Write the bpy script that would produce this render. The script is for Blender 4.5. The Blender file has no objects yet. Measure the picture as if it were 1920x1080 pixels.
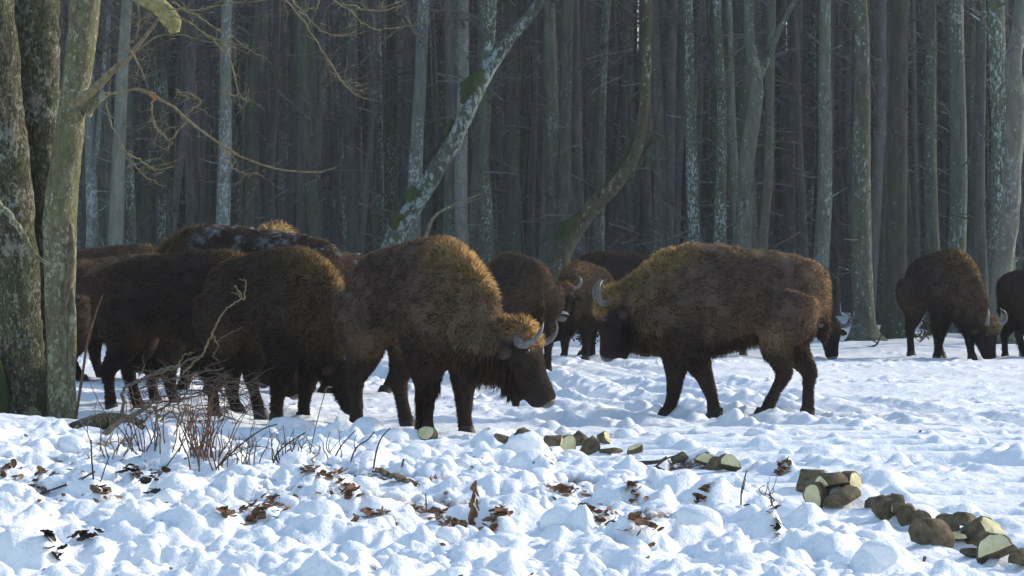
import bpy, math, random
import numpy as np
from mathutils import Vector, Matrix

# ------------------------------------------------------------------ camera, world, sun, exposure
sc = bpy.context.scene
col = sc.collection
F_PX, CAM_H, HORIZON = 5200.0, 1.45, 493.0
PITCH = math.atan((540 - HORIZON) / F_PX)
cam_d = bpy.data.cameras.new('camera')
cam = bpy.data.objects.new('camera', cam_d)
col.objects.link(cam)
cam.location = (0, 0, CAM_H)
cam.rotation_euler = (math.pi / 2 - PITCH, 0, 0)
cam_d.sensor_width = 36.0
cam_d.lens = 36.0 * F_PX / 1920.0
cam_d.clip_start = 0.5
cam_d.clip_end = 3000
sc.camera = cam

SUN_EL, SUN_AZ = math.radians(27), math.radians(61)      # azimuth from +Y (away from the camera) towards +X (right)
world = bpy.data.worlds.new('World')
sc.world = world
world.use_nodes = True
wn = world.node_tree
bg = wn.nodes['Background']
sky = wn.nodes.new('ShaderNodeTexSky')
sky.sky_type = 'NISHITA'
sky.sun_disc = False
sky.sun_elevation = SUN_EL
sky.sun_rotation = SUN_AZ
sky.air_density = 1.3
sky.dust_density = 1.0
sky.ozone_density = 2.0
wn.links.new(sky.outputs[0], bg.inputs[0])
bg.inputs[1].default_value = 0.15
sd = bpy.data.lights.new('sun', 'SUN')
sd.energy = 2.5
sd.angle = math.radians(2.5)
sd.color = (1.0, 0.90, 0.76)
sun = bpy.data.objects.new('sun', sd)
col.objects.link(sun)
sdir = Vector((math.sin(SUN_AZ) * math.cos(SUN_EL), math.cos(SUN_AZ) * math.cos(SUN_EL), math.sin(SUN_EL)))
sun.rotation_euler = sdir.to_track_quat('Z', 'Y').to_euler()
sun.location = (30, 20, 30)
sc.view_settings.view_transform = 'Standard'
sc.view_settings.look = 'None'
sc.view_settings.gamma = 1.0
sc.view_settings.use_curve_mapping = False
sc.view_settings.exposure = 0.72
sc.render.engine = 'CYCLES'
sc.cycles.max_bounces = 6
sc.cycles.diffuse_bounces = 3
sc.cycles.transparent_max_bounces = 4
sc.cycles.use_denoising = True

HAZE = 0.0005
RS = np.random.RandomState(7)
rnd = random.Random(11)

# ------------------------------------------------------------------ helpers
def ray(px, py):
    u, v = (px - 960) / F_PX, (540 - py) / F_PX
    a = PITCH
    return np.array([u, math.cos(a) + v * math.sin(a), -math.sin(a) + v * math.cos(a)])

def P(px, py, d):
    r = ray(px, py)
    r = r * (d / r[1])
    return Vector((r[0], r[1], r[2] + CAM_H))

def depth_of(py):
    r = ray(960, py)
    return r[1] * CAM_H / -r[2]

def tag(o, label=None, cat=None, group=None, kind=None):
    if label: o['label'] = label
    if cat: o['category'] = cat
    if group: o['group'] = group
    if kind: o['kind'] = kind
    return o

def empty(name, loc=(0, 0, 0), rz=0.0):
    o = bpy.data.objects.new(name, None)
    col.objects.link(o)
    o.empty_display_size = 0.1
    o.location = loc
    o.rotation_euler = (0, 0, rz)
    return o

def link(name, me, parent=None):
    o = bpy.data.objects.new(name, me)
    col.objects.link(o)
    if parent is not None:
        o.parent = parent
    return o

def mesh_np(name, V, tris=None, quads=None, mats=(), smooth=True, matidx=None):
    V = np.asarray(V, dtype=np.float32)
    me = bpy.data.meshes.new(name)
    me.vertices.add(len(V))
    me.vertices.foreach_set('co', V.ravel())
    idx, starts, n = [], [], 0
    if quads is not None and len(quads):
        q = np.asarray(quads, dtype=np.int32); idx.append(q.ravel())
        starts.append(np.arange(len(q)) * 4); n = len(q) * 4
    if tris is not None and len(tris):
        t = np.asarray(tris, dtype=np.int32); idx.append(t.ravel())
        starts.append(n + np.arange(len(t)) * 3)
    idx = np.concatenate(idx); starts = np.concatenate(starts)
    me.loops.add(len(idx)); me.loops.foreach_set('vertex_index', idx.astype(np.int32))
    me.polygons.add(len(starts)); me.polygons.foreach_set('loop_start', starts.astype(np.int32))
    for m in mats: me.materials.append(m)
    if matidx is not None: me.polygons.foreach_set('material_index', np.asarray(matidx, dtype=np.int32))
    me.update(calc_edges=True)
    me.validate()
    me.polygons.foreach_set('use_smooth', np.full(len(me.polygons), smooth))
    return me

def add_col(me, C, name='tone'):
    a = me.color_attributes.new(name, 'FLOAT_COLOR', 'POINT')
    c = np.ones((len(C), 4), dtype=np.float32); c[:, :C.shape[1]] = C
    a.data.foreach_set('color', c.ravel())

def _h(ix, iy, iz, seed):
    n = (ix * 374761393 + iy * 668265263 + iz * 2147483647 + seed * 1274126177) & 0xffffffff
    n = ((n ^ (n >> 13)) * 1274126177) & 0xffffffff
    n = ((n ^ (n >> 16)) * 2246822519) & 0xffffffff
    return ((n ^ (n >> 15)) & 0xffff) / 65535.0

def vn(x, y, z=0.0, seed=0):
    x = np.asarray(x, float); y = np.asarray(y, float)
    if isinstance(z, (int, float)) and z == 0:
        ix, iy = np.floor(x).astype(np.int64), np.floor(y).astype(np.int64)
        fx, fy = x - ix, y - iy
        fx, fy = [f * f * f * (f * (f * 6 - 15) + 10) for f in (fx, fy)]
        a0, a1 = _h(ix, iy, 0, seed), _h(ix + 1, iy, 0, seed); b0, b1 = _h(ix, iy + 1, 0, seed), _h(ix + 1, iy + 1, 0, seed)
        return ((a0 + (a1 - a0) * fx) * (1 - fy) + (b0 + (b1 - b0) * fx) * fy) * 2 - 1
    z = np.asarray(z, float) + 0 * x
    ix, iy, iz = np.floor(x).astype(np.int64), np.floor(y).astype(np.int64), np.floor(z).astype(np.int64)
    fx, fy, fz = x - ix, y - iy, z - iz
    fx, fy, fz = [f * f * f * (f * (f * 6 - 15) + 10) for f in (fx, fy, fz)]
    r = 0
    for a in (0, 1):
        for b in (0, 1):
            for c in (0, 1):
                w = (fx if a else 1 - fx) * (fy if b else 1 - fy) * (fz if c else 1 - fz)
                r = r + w * _h(ix + a, iy + b, iz + c, seed)
    return r * 2 - 1

def fbm(x, y, z=0.0, o=4, seed=0):
    r, a, s = 0, 1.0, 0.0
    for k in range(o):
        r = r + a * vn(np.asarray(x) * 2 ** k, np.asarray(y) * 2 ** k, z * 2 ** k, seed + k * 17)
        s += a; a *= 0.5
    return r / s

def smooth(x, a, b):
    t = np.clip((x - a) / (b - a), 0, 1)
    return t * t * (3 - 2 * t)

def catmull(pts, n):
    p = np.asarray(pts, float)
    if len(p) == 2:
        t = np.linspace(0, 1, n)[:, None]
        return p[0] * (1 - t) + p[1] * t
    q = np.vstack([2 * p[0] - p[1], p, 2 * p[-1] - p[-2]])
    out = []
    for t in np.linspace(0, len(p) - 1, n):
        i = min(int(t), len(p) - 2); f = t - i
        a, b, c, d = q[i], q[i + 1], q[i + 2], q[i + 3]
        out.append(0.5 * ((2 * b) + (-a + c) * f + (2 * a - 5 * b + 4 * c - d) * f * f + (-a + 3 * b - 3 * c + d) * f ** 3))
    return np.array(out)

class MB:
    """collects tubes and faces for one mesh"""
    def __init__(s): s.V, s.Q, s.T, s.n = [], [], [], 0
    def add(s, V, Q=(), T=()):
        s.V.append(np.asarray(V, float))
        if len(Q): s.Q.append(np.asarray(Q) + s.n)
        if len(T): s.T.append(np.asarray(T) + s.n)
        s.n += len(V)
    def tube(s, pts, rad, k=8, cap=True, wob=0.0, seed=0, wf=3.0):
        p = np.asarray(pts, float); n = len(p)
        r = np.interp(np.linspace(0, 1, n), np.linspace(0, 1, len(rad)), rad) if len(rad) != n else np.asarray(rad, float)
        t = np.gradient(p, axis=0); t /= np.linalg.norm(t, axis=1)[:, None] + 1e-9
        ref = np.array([0, 0, 1.0]) if abs(t[0][2]) < 0.9 else np.array([1.0, 0, 0])
        u = np.cross(t[0], ref); u /= np.linalg.norm(u)
        V = []
        ang = np.arange(k) / k * 2 * math.pi
        for i in range(n):
            u = u - t[i] * u.dot(t[i]); u /= np.linalg.norm(u) + 1e-9
            w = np.cross(t[i], u)
            ring = np.cos(ang)[:, None] * u + np.sin(ang)[:, None] * w
            rr = np.full(k, r[i])
            if wob:
                rr = rr * (1 + wob * fbm(ring[:, 0] * wf + seed, ring[:, 1] * wf, ring[:, 2] * wf + i * 0.35, 3, seed))
            V.append(p[i] + ring * rr[:, None])
        V = np.vstack(V)
        i, j = np.meshgrid(np.arange(n - 1), np.arange(k), indexing='ij')
        a = (i * k + j).ravel(); b = (i * k + (j + 1) % k).ravel()
        Q = np.stack([a, a + k, b + k, b], 1)[:, ::-1]
        T = []
        if cap:
            V = np.vstack([V, p[0], p[-1]]); m = n * k
            jj = np.arange(k); jn = (jj + 1) % k
            T = np.vstack([np.stack([np.full(k, m), jn, jj], 1)[:, ::-1], np.stack([np.full(k, m + 1), (n - 1) * k + jj, (n - 1) * k + jn], 1)[:, ::-1]])
        s.add(V, Q, T)
    def build(s, name, mats, parent=None, smooth=True, obj=True):
        V = np.vstack(s.V)
        Q = np.vstack(s.Q) if s.Q else None
        T = np.vstack(s.T) if s.T else None
        me = mesh_np(name, V, T, Q, mats if isinstance(mats, (list, tuple)) else [mats], smooth)
        return link(name, me, parent) if obj else me

# ------------------------------------------------------------------ materials
def new_mat(name):
    m = bpy.data.materials.new(name); m.use_nodes = True
    nt = m.node_tree; b = nt.nodes['Principled BSDF']
    b.inputs['Specular IOR Level'].default_value = 0.25
    return m, nt, b

def N(nt, t, **kw):
    n = nt.nodes.new(t)
    for k, v in kw.items():
        if k.startswith('i_'): n.inputs[k[2:].replace('_', ' ')].default_value = v
        else: setattr(n, k, v)
    return n

def ramp(nt, src, stops):
    r = nt.nodes.new('ShaderNodeValToRGB')
    el = r.color_ramp.elements
    while len(el) > 1: el.remove(el[-1])
    el[0].position = stops[0][0]; el[0].color = (*stops[0][1], 1)
    for p, c in stops[1:]:
        e = el.new(p); e.color = (*c, 1)
    nt.links.new(src, r.inputs[0])
    return r.outputs[0]

def mix(nt, fac, a, b, mode='MIX'):
    m = nt.nodes.new('ShaderNodeMix'); m.data_type = 'RGBA'; m.blend_type = mode
    for s, v in ((m.inputs[0], fac), (m.inputs[6], a), (m.inputs[7], b)):
        if isinstance(v, (int, float)): s.default_value = v
        elif isinstance(v, tuple): s.default_value = (*v, 1)
        else: nt.links.new(v, s)
    return m.outputs[2]

def coords(nt, scale=(1, 1, 1), kind='Object', rand=True):
    tc = nt.nodes.new('ShaderNodeTexCoord')
    mp = nt.nodes.new('ShaderNodeMapping'); mp.inputs['Scale'].default_value = scale
    nt.links.new(tc.outputs[kind], mp.inputs[0])
    if rand:
        oi = nt.nodes.new('ShaderNodeObjectInfo')
        mu = nt.nodes.new('ShaderNodeMath'); mu.operation = 'MULTIPLY'; mu.inputs[1].default_value = 57.0
        nt.links.new(oi.outputs['Random'], mu.inputs[0])
        nt.links.new(mu.outputs[0], mp.inputs['Location'])
    return mp.outputs[0]

def noise(nt, co, scale, detail=4, rough=0.6, dist=0.0):
    n = N(nt, 'ShaderNodeTexNoise', i_Scale=float(scale), i_Detail=float(detail), i_Roughness=rough, i_Distortion=dist)
    nt.links.new(co, n.inputs['Vector'])
    return n.outputs['Fac']

def bump(nt, b, h, strength, dist):
    bp = N(nt, 'ShaderNodeBump', i_Strength=strength, i_Distance=dist)
    nt.links.new(h, bp.inputs['Height']); nt.links.new(bp.outputs[0], b.inputs['Normal'])

def mat_bark(name, dark, light, green, lichen, lich_lo, lich_scale, moss=0.5, stretch=0.25, bumpd=0.03):
    m, nt, b = new_mat(name)
    co = coords(nt, (1, 1, stretch)); co2 = coords(nt, (1, 1, 0.55))
    n1 = noise(nt, co, 9, 8, 0.7, 0.4)
    base = ramp(nt, n1, [(0.3, dark), (0.7, light)])
    g = noise(nt, co2, 1.6, 4, 0.6)
    base = mix(nt, ramp(nt, g, [(0.42, (0, 0, 0)), (0.62, (moss,) * 3)]), base, green)
    oi = nt.nodes.new('ShaderNodeObjectInfo')
    hu = ramp(nt, oi.outputs['Random'], [(0.0, (1.4, 1.28, 1.3)), (.35, (1.5, 1.35, 1.15)), (.65, (1.3, 1.32, 1.1)), (1.0, (1.3, 1.3, 1.25))])
    base = mix(nt, 1.0, base, hu, 'MULTIPLY')
    l1 = noise(nt, co2, lich_scale, 6, 0.70)
    l2 = noise(nt, co2, 1.1, 2, 0.5)
    ad = N(nt, 'ShaderNodeMath', operation='MULTIPLY_ADD'); ad.inputs[1].default_value = 0.45
    nt.links.new(l2, ad.inputs[0]); nt.links.new(l1, ad.inputs[2])
    ad2 = N(nt, 'ShaderNodeMath', operation='MULTIPLY_ADD'); ad2.inputs[1].default_value = 0.10
    nt.links.new(oi.outputs['Random'], ad2.inputs[0]); nt.links.new(ad.outputs[0], ad2.inputs[2])
    lm = ramp(nt, ad2.outputs[0], [(lich_lo - .02, (0, 0, 0)), (lich_lo + 0.07, (1, 1, 1))])
    base = mix(nt, lm, base, lichen)
    v2 = N(nt, 'ShaderNodeTexVoronoi', feature='F1', i_Scale=8.0); nt.links.new(coords(nt, (1, 1, .8)), v2.inputs['Vector'])
    v3 = N(nt, 'ShaderNodeMath', operation='MULTIPLY_ADD'); v3.inputs[1].default_value = .34
    nt.links.new(noise(nt, co2, 30, 3, .6), v3.inputs[0]); nt.links.new(v2.outputs['Distance'], v3.inputs[2])
    sp = ramp(nt, v3.outputs[0], [(.27, (.9, .9, .9)), (.34, (0, 0, 0))])
    gate = ramp(nt, noise(nt, co2, .9, 4, .7), [(.50, (0, 0, 0)), (.58, (1, 1, 1))])
    base = mix(nt, mix(nt, 1.0, sp, gate, 'MULTIPLY'), base, lichen)
    hv = N(nt, 'ShaderNodeMath', operation='MULTIPLY_ADD'); hv.inputs[1].default_value = 0.5; hv.inputs[2].default_value = 0.75
    nt.links.new(oi.outputs['Random'], hv.inputs[0])
    base = mix(nt, 1.0, base, hv.outputs[0], 'MULTIPLY')
    nt.links.new(base, b.inputs['Base Color'])
    b.inputs['Roughness'].default_value = 0.95
    bump(nt, b, n1, 1.0, bumpd)
    return m

M = {}
M['forest_bark'] = mat_bark('forest_bark', (.026, .030, .030), (.092, .106, .100), (.060, .080, .062), (.25, .29, .285), 0.90, 18.0)
M['forest_bark_dark'] = mat_bark('forest_bark_dark', (.020, .022, .023), (.070, .074, .072), (.035, .06, .035), (.20, .27, .26), 0.97, 13.0)
M['forest_bark_pale'] = mat_bark('forest_bark_pale', (.05, .054, .052), (.15, .162, .155), (.08, .11, .085), (.28, .33, .32), 0.86, 14.0)
M['lichen_bark'] = mat_bark('lichen_bark', (.024, .028, .025), (.085, .095, .085), (.045, .070, .040), (.28, .34, .335), 0.85, 18.0)
M['near_bark'] = mat_bark('near_bark', (.045, .042, .032), (.24, .225, .165), (.12, .15, .07), (.48, .50, .44), 0.88, 14.0, 0.55, 0.3, 0.05)
M['smooth_bark'] = mat_bark('smooth_bark', (.12, .115, .075), (.30, .30, .20), (.17, .21, .11), (.42, .45, .36), 0.86, 7.0, 0.7, 0.16, 0.02)
def near(name, c0, c1, c2, green, lich, crack, bd, crk_amt=1.0):
    m, nt, b = new_mat(name)
    co = coords(nt, (1, 1, .35)); co2 = coords(nt, (1, 1, .7))
    f = noise(nt, co, 22, 9, .72, .6); g = noise(nt, co2, 2.6, 5, .65, .3)
    vo = N(nt, 'ShaderNodeTexVoronoi', feature='DISTANCE_TO_EDGE', i_Scale=crack)
    wob = mix(nt, .12, co, nt.nodes[-1].outputs[0]) if False else co
    ad = N(nt, 'ShaderNodeVectorMath', operation='ADD'); nz = N(nt, 'ShaderNodeTexNoise', i_Scale=9.0, i_Detail=4.0)
    nt.links.new(co, nz.inputs['Vector'])
    sc_ = N(nt, 'ShaderNodeVectorMath', operation='SCALE'); sc_.inputs['Scale'].default_value = .42
    nt.links.new(nz.outputs['Color'], sc_.inputs[0]); nt.links.new(co, ad.inputs[0]); nt.links.new(sc_.outputs[0], ad.inputs[1]); nt.links.new(ad.outputs[0], vo.inputs['Vector'])
    cr = ramp(nt, vo.outputs['Distance'], [(0.0, (1 - crk_amt,) * 3), (.12, (1, 1, 1))])
    base = ramp(nt, f, [(.32, c0), (.52, c1), (.72, c2)])
    base = mix(nt, ramp(nt, g, [(.42, (0, 0, 0)), (.60, (.75, .75, .75))]), base, green)
    crk = mix(nt, cr, tuple(x * .45 for x in c0), base)
    l1 = noise(nt, co2, 26, 4, .6); l2 = noise(nt, co2, 3.2, 3, .6)
    a2 = N(nt, 'ShaderNodeMath', operation='MULTIPLY_ADD'); a2.inputs[1].default_value = .8
    nt.links.new(l2, a2.inputs[0]); nt.links.new(l1, a2.inputs[2])
    col_ = mix(nt, ramp(nt, a2.outputs[0], [(1.02, (0, 0, 0)), (1.06, (.85, .85, .85))] if False else [(.99, (0, 0, 0)), (1.0, (.85, .85, .85))]), crk, lich)
    # lichen specks
    v2 = N(nt, 'ShaderNodeTexVoronoi', feature='F1', i_Scale=17.0); nt.links.new(co2, v2.inputs['Vector'])
    sp = ramp(nt, v2.outputs['Distance'], [(.10, (1, 1, 1)), (.16, (0, 0, 0))])
    gate = ramp(nt, noise(nt, co2, 1.7, 3, .6), [(.46, (0, 0, 0)), (.54, (1, 1, 1))])
    col_ = mix(nt, mix(nt, 1.0, sp, gate, 'MULTIPLY'), col_, lich)
    nt.links.new(col_, b.inputs['Base Color']); b.inputs['Roughness'].default_value = .95
    hsum = N(nt, 'ShaderNodeMath', operation='MULTIPLY_ADD'); hsum.inputs[1].default_value = .5
    nt.links.new(cr, hsum.inputs[0]); nt.links.new(f, hsum.inputs[2])
    bump(nt, b, hsum.outputs[0], 1.0, bd)
    return m
M['near_bark'] = near('near_bark', (.040, .034, .024), (.125, .108, .070), (.28, .245, .165), (.10, .12, .055), (.27, .28, .23), 17.0, .045, .75)
M['smooth_bark'] = near('smooth_bark', (.065, .060, .038), (.19, .18, .11), (.40, .36, .205), (.15, .155, .065), (.34, .35, .26), 13.0, .035, .35)
M['mist_paled_bark'] = mat_bark('mist_paled_bark', (.072, .078, .076), (.18, .188, .18), (.07, .09, .08), (.24, .28, .28), 0.98, 11.0)  # bark colour paled to stand in for mist among the deeper trunks
M['brown_bark'] = mat_bark('brown_bark', (.018, .016, .013), (.075, .062, .048), (.03, .045, .018), (.20, .24, .21), 0.90, 14.0, .6, .3, .05)
M['crusted_bark'] = mat_bark('crusted_bark', (.02, .028, .024), (.07, .085, .072), (.035, .06, .03), (.25, .31, .30), 0.77, 12.0)
M['moss'] = mat_bark('moss', (.010, .016, .006), (.035, .055, .016), (.02, .042, .010), (.08, .10, .06), 0.97, 9.0)

def simple(name, c1, c2, scale=12, rough=0.9, bd=0.01, spec=0.25, transl=0.0):
    m, nt, b = new_mat(name)
    n = noise(nt, coords(nt), scale, 5, 0.65)
    nt.links.new(ramp(nt, n, [(0.3, c1), (0.7, c2)]), b.inputs['Base Color'])
    b.inputs['Roughness'].default_value = rough
    b.inputs['Specular IOR Level'].default_value = spec
    if bd: bump(nt, b, n, 0.7, bd)
    return m
M['twig'] = simple('twig', (.095, .075, .042), (.27, .22, .125), 20, bd=0.003)
M['red_twig'] = simple('red_twig', (.055, .030, .020), (.17, .095, .06), 20, bd=0.003)
M['grey_twig'] = simple('grey_twig', (.06, .05, .04), (.19, .17, .13), 20, bd=0.003)
M['stem_twig'] = simple('stem_twig', (.025, .020, .018), (.085, .07, .06), 8, bd=0.0)
M['dark_twig'] = simple('dark_twig', (.075, .072, .072), (.165, .152, .148), 5, bd=0.0)
M['horn'] = simple('horn', (.045, .042, .044), (.17, .16, .16), 30, 0.45, 0.003, 0.5)
M['hoof'] = simple('hoof', (.01, .009, .009), (.03, .026, .024), 20, 0.6, 0.003)
M['eye'] = simple('eye', (.006, .005, .005), (.012, .01, .01), 20, 0.12, 0.0, 0.5)
M['muzzle'] = simple('muzzle', (.030, .028, .03), (.11, .10, .105), 40, 0.4, 0.002, 0.5)
M['pale_muzzle'] = simple('pale_muzzle', (.20, .20, .20), (.38, .38, .38), 40, 0.8, 0.002)
M['log_bark'] = simple('log_bark', (.040, .033, .022), (.17, .135, .082), 18, 0.95, 0.02)
M['cut_wood'] = simple('cut_wood', (.50, .44, .22), (.76, .70, .44), 11, 0.85, 0.006)
M['leaf'] = simple('leaf', (.085, .042, .022), (.27, .145, .075), 14, 0.75, 0.004)
M['dark_leaf'] = simple('dark_leaf', (.015, .012, .010), (.05, .035, .025), 14, 0.75, 0.004)
M['red_leaf'] = simple('red_leaf', (.45, .08, .02), (.7, .18, .04), 14, 0.75, 0.0)
M['dry_gold'] = simple('dry_gold', (.14, .12, .05), (.42, .37, .17), 22, bd=0.02)
M['soil'] = simple('soil', (.045, .028, .018), (.16, .095, .055), 30, 0.95, 0.01)

def mat_fur():
    m, nt, b = new_mat('fur')
    nt.nodes.remove(b)
    out = nt.nodes['Material Output']
    at = N(nt, 'ShaderNodeAttribute', attribute_name='tone')
    d = nt.nodes.new('ShaderNodeBsdfDiffuse'); t = nt.nodes.new('ShaderNodeBsdfTranslucent')
    g = nt.nodes.new('ShaderNodeBsdfGlossy'); g.inputs['Roughness'].default_value = 0.45
    nt.links.new(at.outputs['Color'], d.inputs[0])
    c2 = mix(nt, 1.0, at.outputs['Color'], (1.5, 1.4, 1.15), 'MULTIPLY')
    nt.links.new(c2, t.inputs[0])
    g.inputs[0].default_value = (.25, .22, .2, 1)
    mx = nt.nodes.new('ShaderNodeMixShader'); mx.inputs[0].default_value = 0.56
    nt.links.new(d.outputs[0], mx.inputs[1]); nt.links.new(t.outputs[0], mx.inputs[2])
    mg = nt.nodes.new('ShaderNodeMixShader'); mg.inputs[0].default_value = 0.06
    nt.links.new(mx.outputs[0], mg.inputs[1]); nt.links.new(g.outputs[0], mg.inputs[2])
    nt.links.new(mg.outputs[0], out.inputs[0])
    return m
M['fur'] = mat_fur()
def mat_hide():
    m, nt, b = new_mat('hide')
    at = N(nt, 'ShaderNodeAttribute', attribute_name='tone')
    nt.links.new(mix(nt, 1.0, at.outputs['Color'], (.8, .8, .8), 'MULTIPLY'), b.inputs['Base Color'])
    b.inputs['Roughness'].default_value = 1.0
    b.inputs['Specular IOR Level'].default_value = 0.05
    n = noise(nt, coords(nt), 35, 5, 0.7)
    bump(nt, b, n, 1.0, 0.03)
    return m
M['hide'] = mat_hide()

def mat_snow(name='snow'):
    m, nt, b = new_mat(name)
    co = coords(nt, rand=False)
    n1 = noise(nt, co, 14, 6, 0.62)
    n2 = noise(nt, co, 0.8, 4, 0.6)
    c = ramp(nt, n2, [(0.3, (.80, .83, .87)), (0.7, (.86, .88, .90))])
    at = N(nt, 'ShaderNodeAttribute', attribute_name='tone')     # dirt mask in r
    nd = noise(nt, co, 30, 5, 0.7)
    dirt = ramp(nt, nd, [(0.35, (.05, .03, .018)), (0.6, (.17, .105, .06))])
    sep = nt.nodes.new('ShaderNodeSeparateColor'); nt.links.new(at.outputs['Color'], sep.inputs[0])
    th = N(nt, 'ShaderNodeMath', operation='MULTIPLY'); nt.links.new(sep.outputs[0], th.inputs[0])
    nn = ramp(nt, noise(nt, co, 22, 4, 0.6), [(0.40, (0, 0, 0)), (0.48, (1, 1, 1))])
    nt.links.new(nn, th.inputs[1])
    c = mix(nt, th.outputs[0], c, dirt)
    nt.links.new(c, b.inputs['Base Color'])
    b.inputs['Roughness'].default_value = 0.55
    b.inputs['Specular IOR Level'].default_value = 0.3
    b.inputs['Subsurface Weight'].default_value = 0.0
    n3 = noise(nt, co, 45, 4, .7)
    hs_ = N(nt, 'ShaderNodeMath', operation='MULTIPLY_ADD'); hs_.inputs[1].default_value = .25
    nt.links.new(n3, hs_.inputs[0]); nt.links.new(n1, hs_.inputs[2])
    bump(nt, b, hs_.outputs[0], 0.8, 0.03)
    return m
M['snow'] = mat_snow()

# ------------------------------------------------------------------ snow ground
NC = 660
Y0, YG = 9.0, 0.00235
ys = [Y0]
while ys[-1] < 52: ys.append(ys[-1] * (1 + YG))
while ys[-1] < 120: ys.append(ys[-1] * 1.008)
while ys[-1] < 700: ys.append(ys[-1] * 1.08)
ys = np.array(ys)
tt = np.linspace(-1, 1, NC)
hw = 0.22 * ys + 2.4
GX = tt[None, :] * hw[:, None]
GY = np.repeat(ys[:, None], NC, 1)

def track_s(x, y): return x + 0.205 * y

def base_h(x, y):
    z = 0.05 * fbm(x * 0.35, y * 0.25, 0, 3, 3)
    z = z * smooth(y, 9, 16) 
    # bank under the left tree
    z += 0.13 * np.exp(-(((x + 4.9) / 1.5) ** 2 + ((y - 22.8) / 2.2) ** 2))
    z += 0.02 * np.exp(-(((x + 3.4) / 1.3) ** 2 + ((y - 21.6) / 1.2) ** 2))
    # drifts in front of the wood
    z += 0.22 * smooth(y, 48, 56) * (0.5 + 0.5 * vn(x * 0.5, y * 0.15, 0, 9))
    return z

def zones(x, y):
    s = track_s(x, y)
    near = 1 - smooth(y, 21.5, 24.5)
    chunk = near * (1 - smooth(s, 4.6 + 0.35 * vn(y * 0.6, x * 0, 0, 5), 5.1 + 0.35 * vn(y * 0.6, x * 0, 0, 5)))
    return s, near, chunk

BH = base_h(GX, GY)
H = BH.copy()
S, NEAR, CHUNK = zones(GX, GY)
NEARR = 0 * GX
midm = smooth(GY, 20, 24) * (1 - smooth(GY, 50, 60))
H += 0.040 * fbm(GX * 1.3, GY * 0.7, 0, 4, 21) * (0.4 + 0.6 * (1 - CHUNK)) * (1 - smooth(GY, 60, 90))
H += (0.015 + .030 * NEARR) * fbm(GX * 5, GY * 3, 0, 5, 31) * (1 - smooth(GY, 48, 60))
# wheel ruts crossing the clearing
rutmask = (1 - smooth(GY, 40, 50)) * smooth(GY, 9, 12)
for s0, w, dep, sd_ in ((5.45, .20, .10, 1), (6.05, .17, .07, 2), (7.55, .22, .11, 3), (8.15, .17, .07, 4), (9.6, .2, .06, 5), (3.2, .2, .05, 6), (6.8, .12, .04, 7), (8.9, .15, .05, 8)):
    wav = s0 + 0.25 * vn(GY * 0.16, 0 * GY, 0, 40 + sd_) + 0.05 * vn(GY * 0.9, GX * 0, 0, 50 + sd_)
    dd = (S - wav) / w
    rough = 0.5 + 0.9 * fbm(GX * 6, GY * 3.2, 0, 3, 60 + sd_)
    H += rutmask * (1 - CHUNK) * (-dep * np.exp(-dd ** 2) + dep * 0.75 * rough * (np.exp(-((np.abs(dd) - 1.7) / 0.55) ** 2)))
# clumps of loose snow
NZA = fbm(GX * 8, GY * 7, 0, 3, 201); NZB = fbm(GX * 21, GY * 16, 0, 2, 202)
def add_clumps(n, xr, yr, rr, hr, dens=None, seed=1, flat=2.6):
    R = np.random.RandomState(seed)
    for k in range(n):
        y = R.uniform(*yr); x = R.uniform(-1, 1) * (0.195 * y + 0.8) if xr is None else R.uniform(*xr)
        if dens is not None and R.rand() > dens(x, y): continue
        r = rr[0] * (rr[1] / rr[0]) ** (R.rand() ** 2.6)
        hh = r * R.uniform(*hr)
        i0, i1 = np.searchsorted(ys, (y - r * 1.7, y + r * 1.7))
        if i1 - i0 < 2: continue
        w = 0.22 * y + 2.4
        j0 = int((x - r * 1.7 + w) / (2 * w) * (NC - 1)) - 1; j1 = int((x + r * 1.7 + w) / (2 * w) * (NC - 1)) + 3
        j0, j1 = max(j0, 0), min(j1, NC)
        if j1 - j0 < 2: continue
        X, Y = GX[i0:i1, j0:j1] - x, GY[i0:i1, j0:j1] - y
        a = R.uniform(0, math.pi); e = R.uniform(0.62, 1.0)
        u = (X * math.cos(a) + Y * math.sin(a)) / r; v = (-X * math.sin(a) + Y * math.cos(a)) / (r * e)
        p = R.uniform(1.8, 3.2)
        ang = np.arctan2(v, u)
        lob = 1 + 0.13 * np.sin(ang * 2 + R.uniform(0, 6)) + 0.10 * np.sin(ang * 3 + R.uniform(0, 6)) + .05 * np.sin(ang * 5 + R.uniform(0, 6))
        q = (np.abs(u) ** p + np.abs(v) ** p) ** (1 / p) / lob * (1 + .30 * NZA[i0:i1, j0:j1] + .10 * NZB[i0:i1, j0:j1])
        dome = np.clip(1 - q ** flat, 0, 1) ** 0.55
        tilt = 1 + .35 * NZA[i0:i1, j0:j1] + .12 * NZB[i0:i1, j0:j1] + R.uniform(-.45, .45) * u + R.uniform(-.45, .45) * v
        patch = H[i0:i1, j0:j1]
        ci = min(max(np.searchsorted(ys[i0:i1], y), 0), i1 - i0 - 1)
        b0 = patch[ci, patch.shape[1] // 2]
        cand = np.minimum(b0, patch + hh) * 0.5 + patch * 0.5 + hh * dome * tilt
        H[i0:i1, j0:j1] = np.where(dome > 0, np.maximum(patch, cand), patch)

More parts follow.
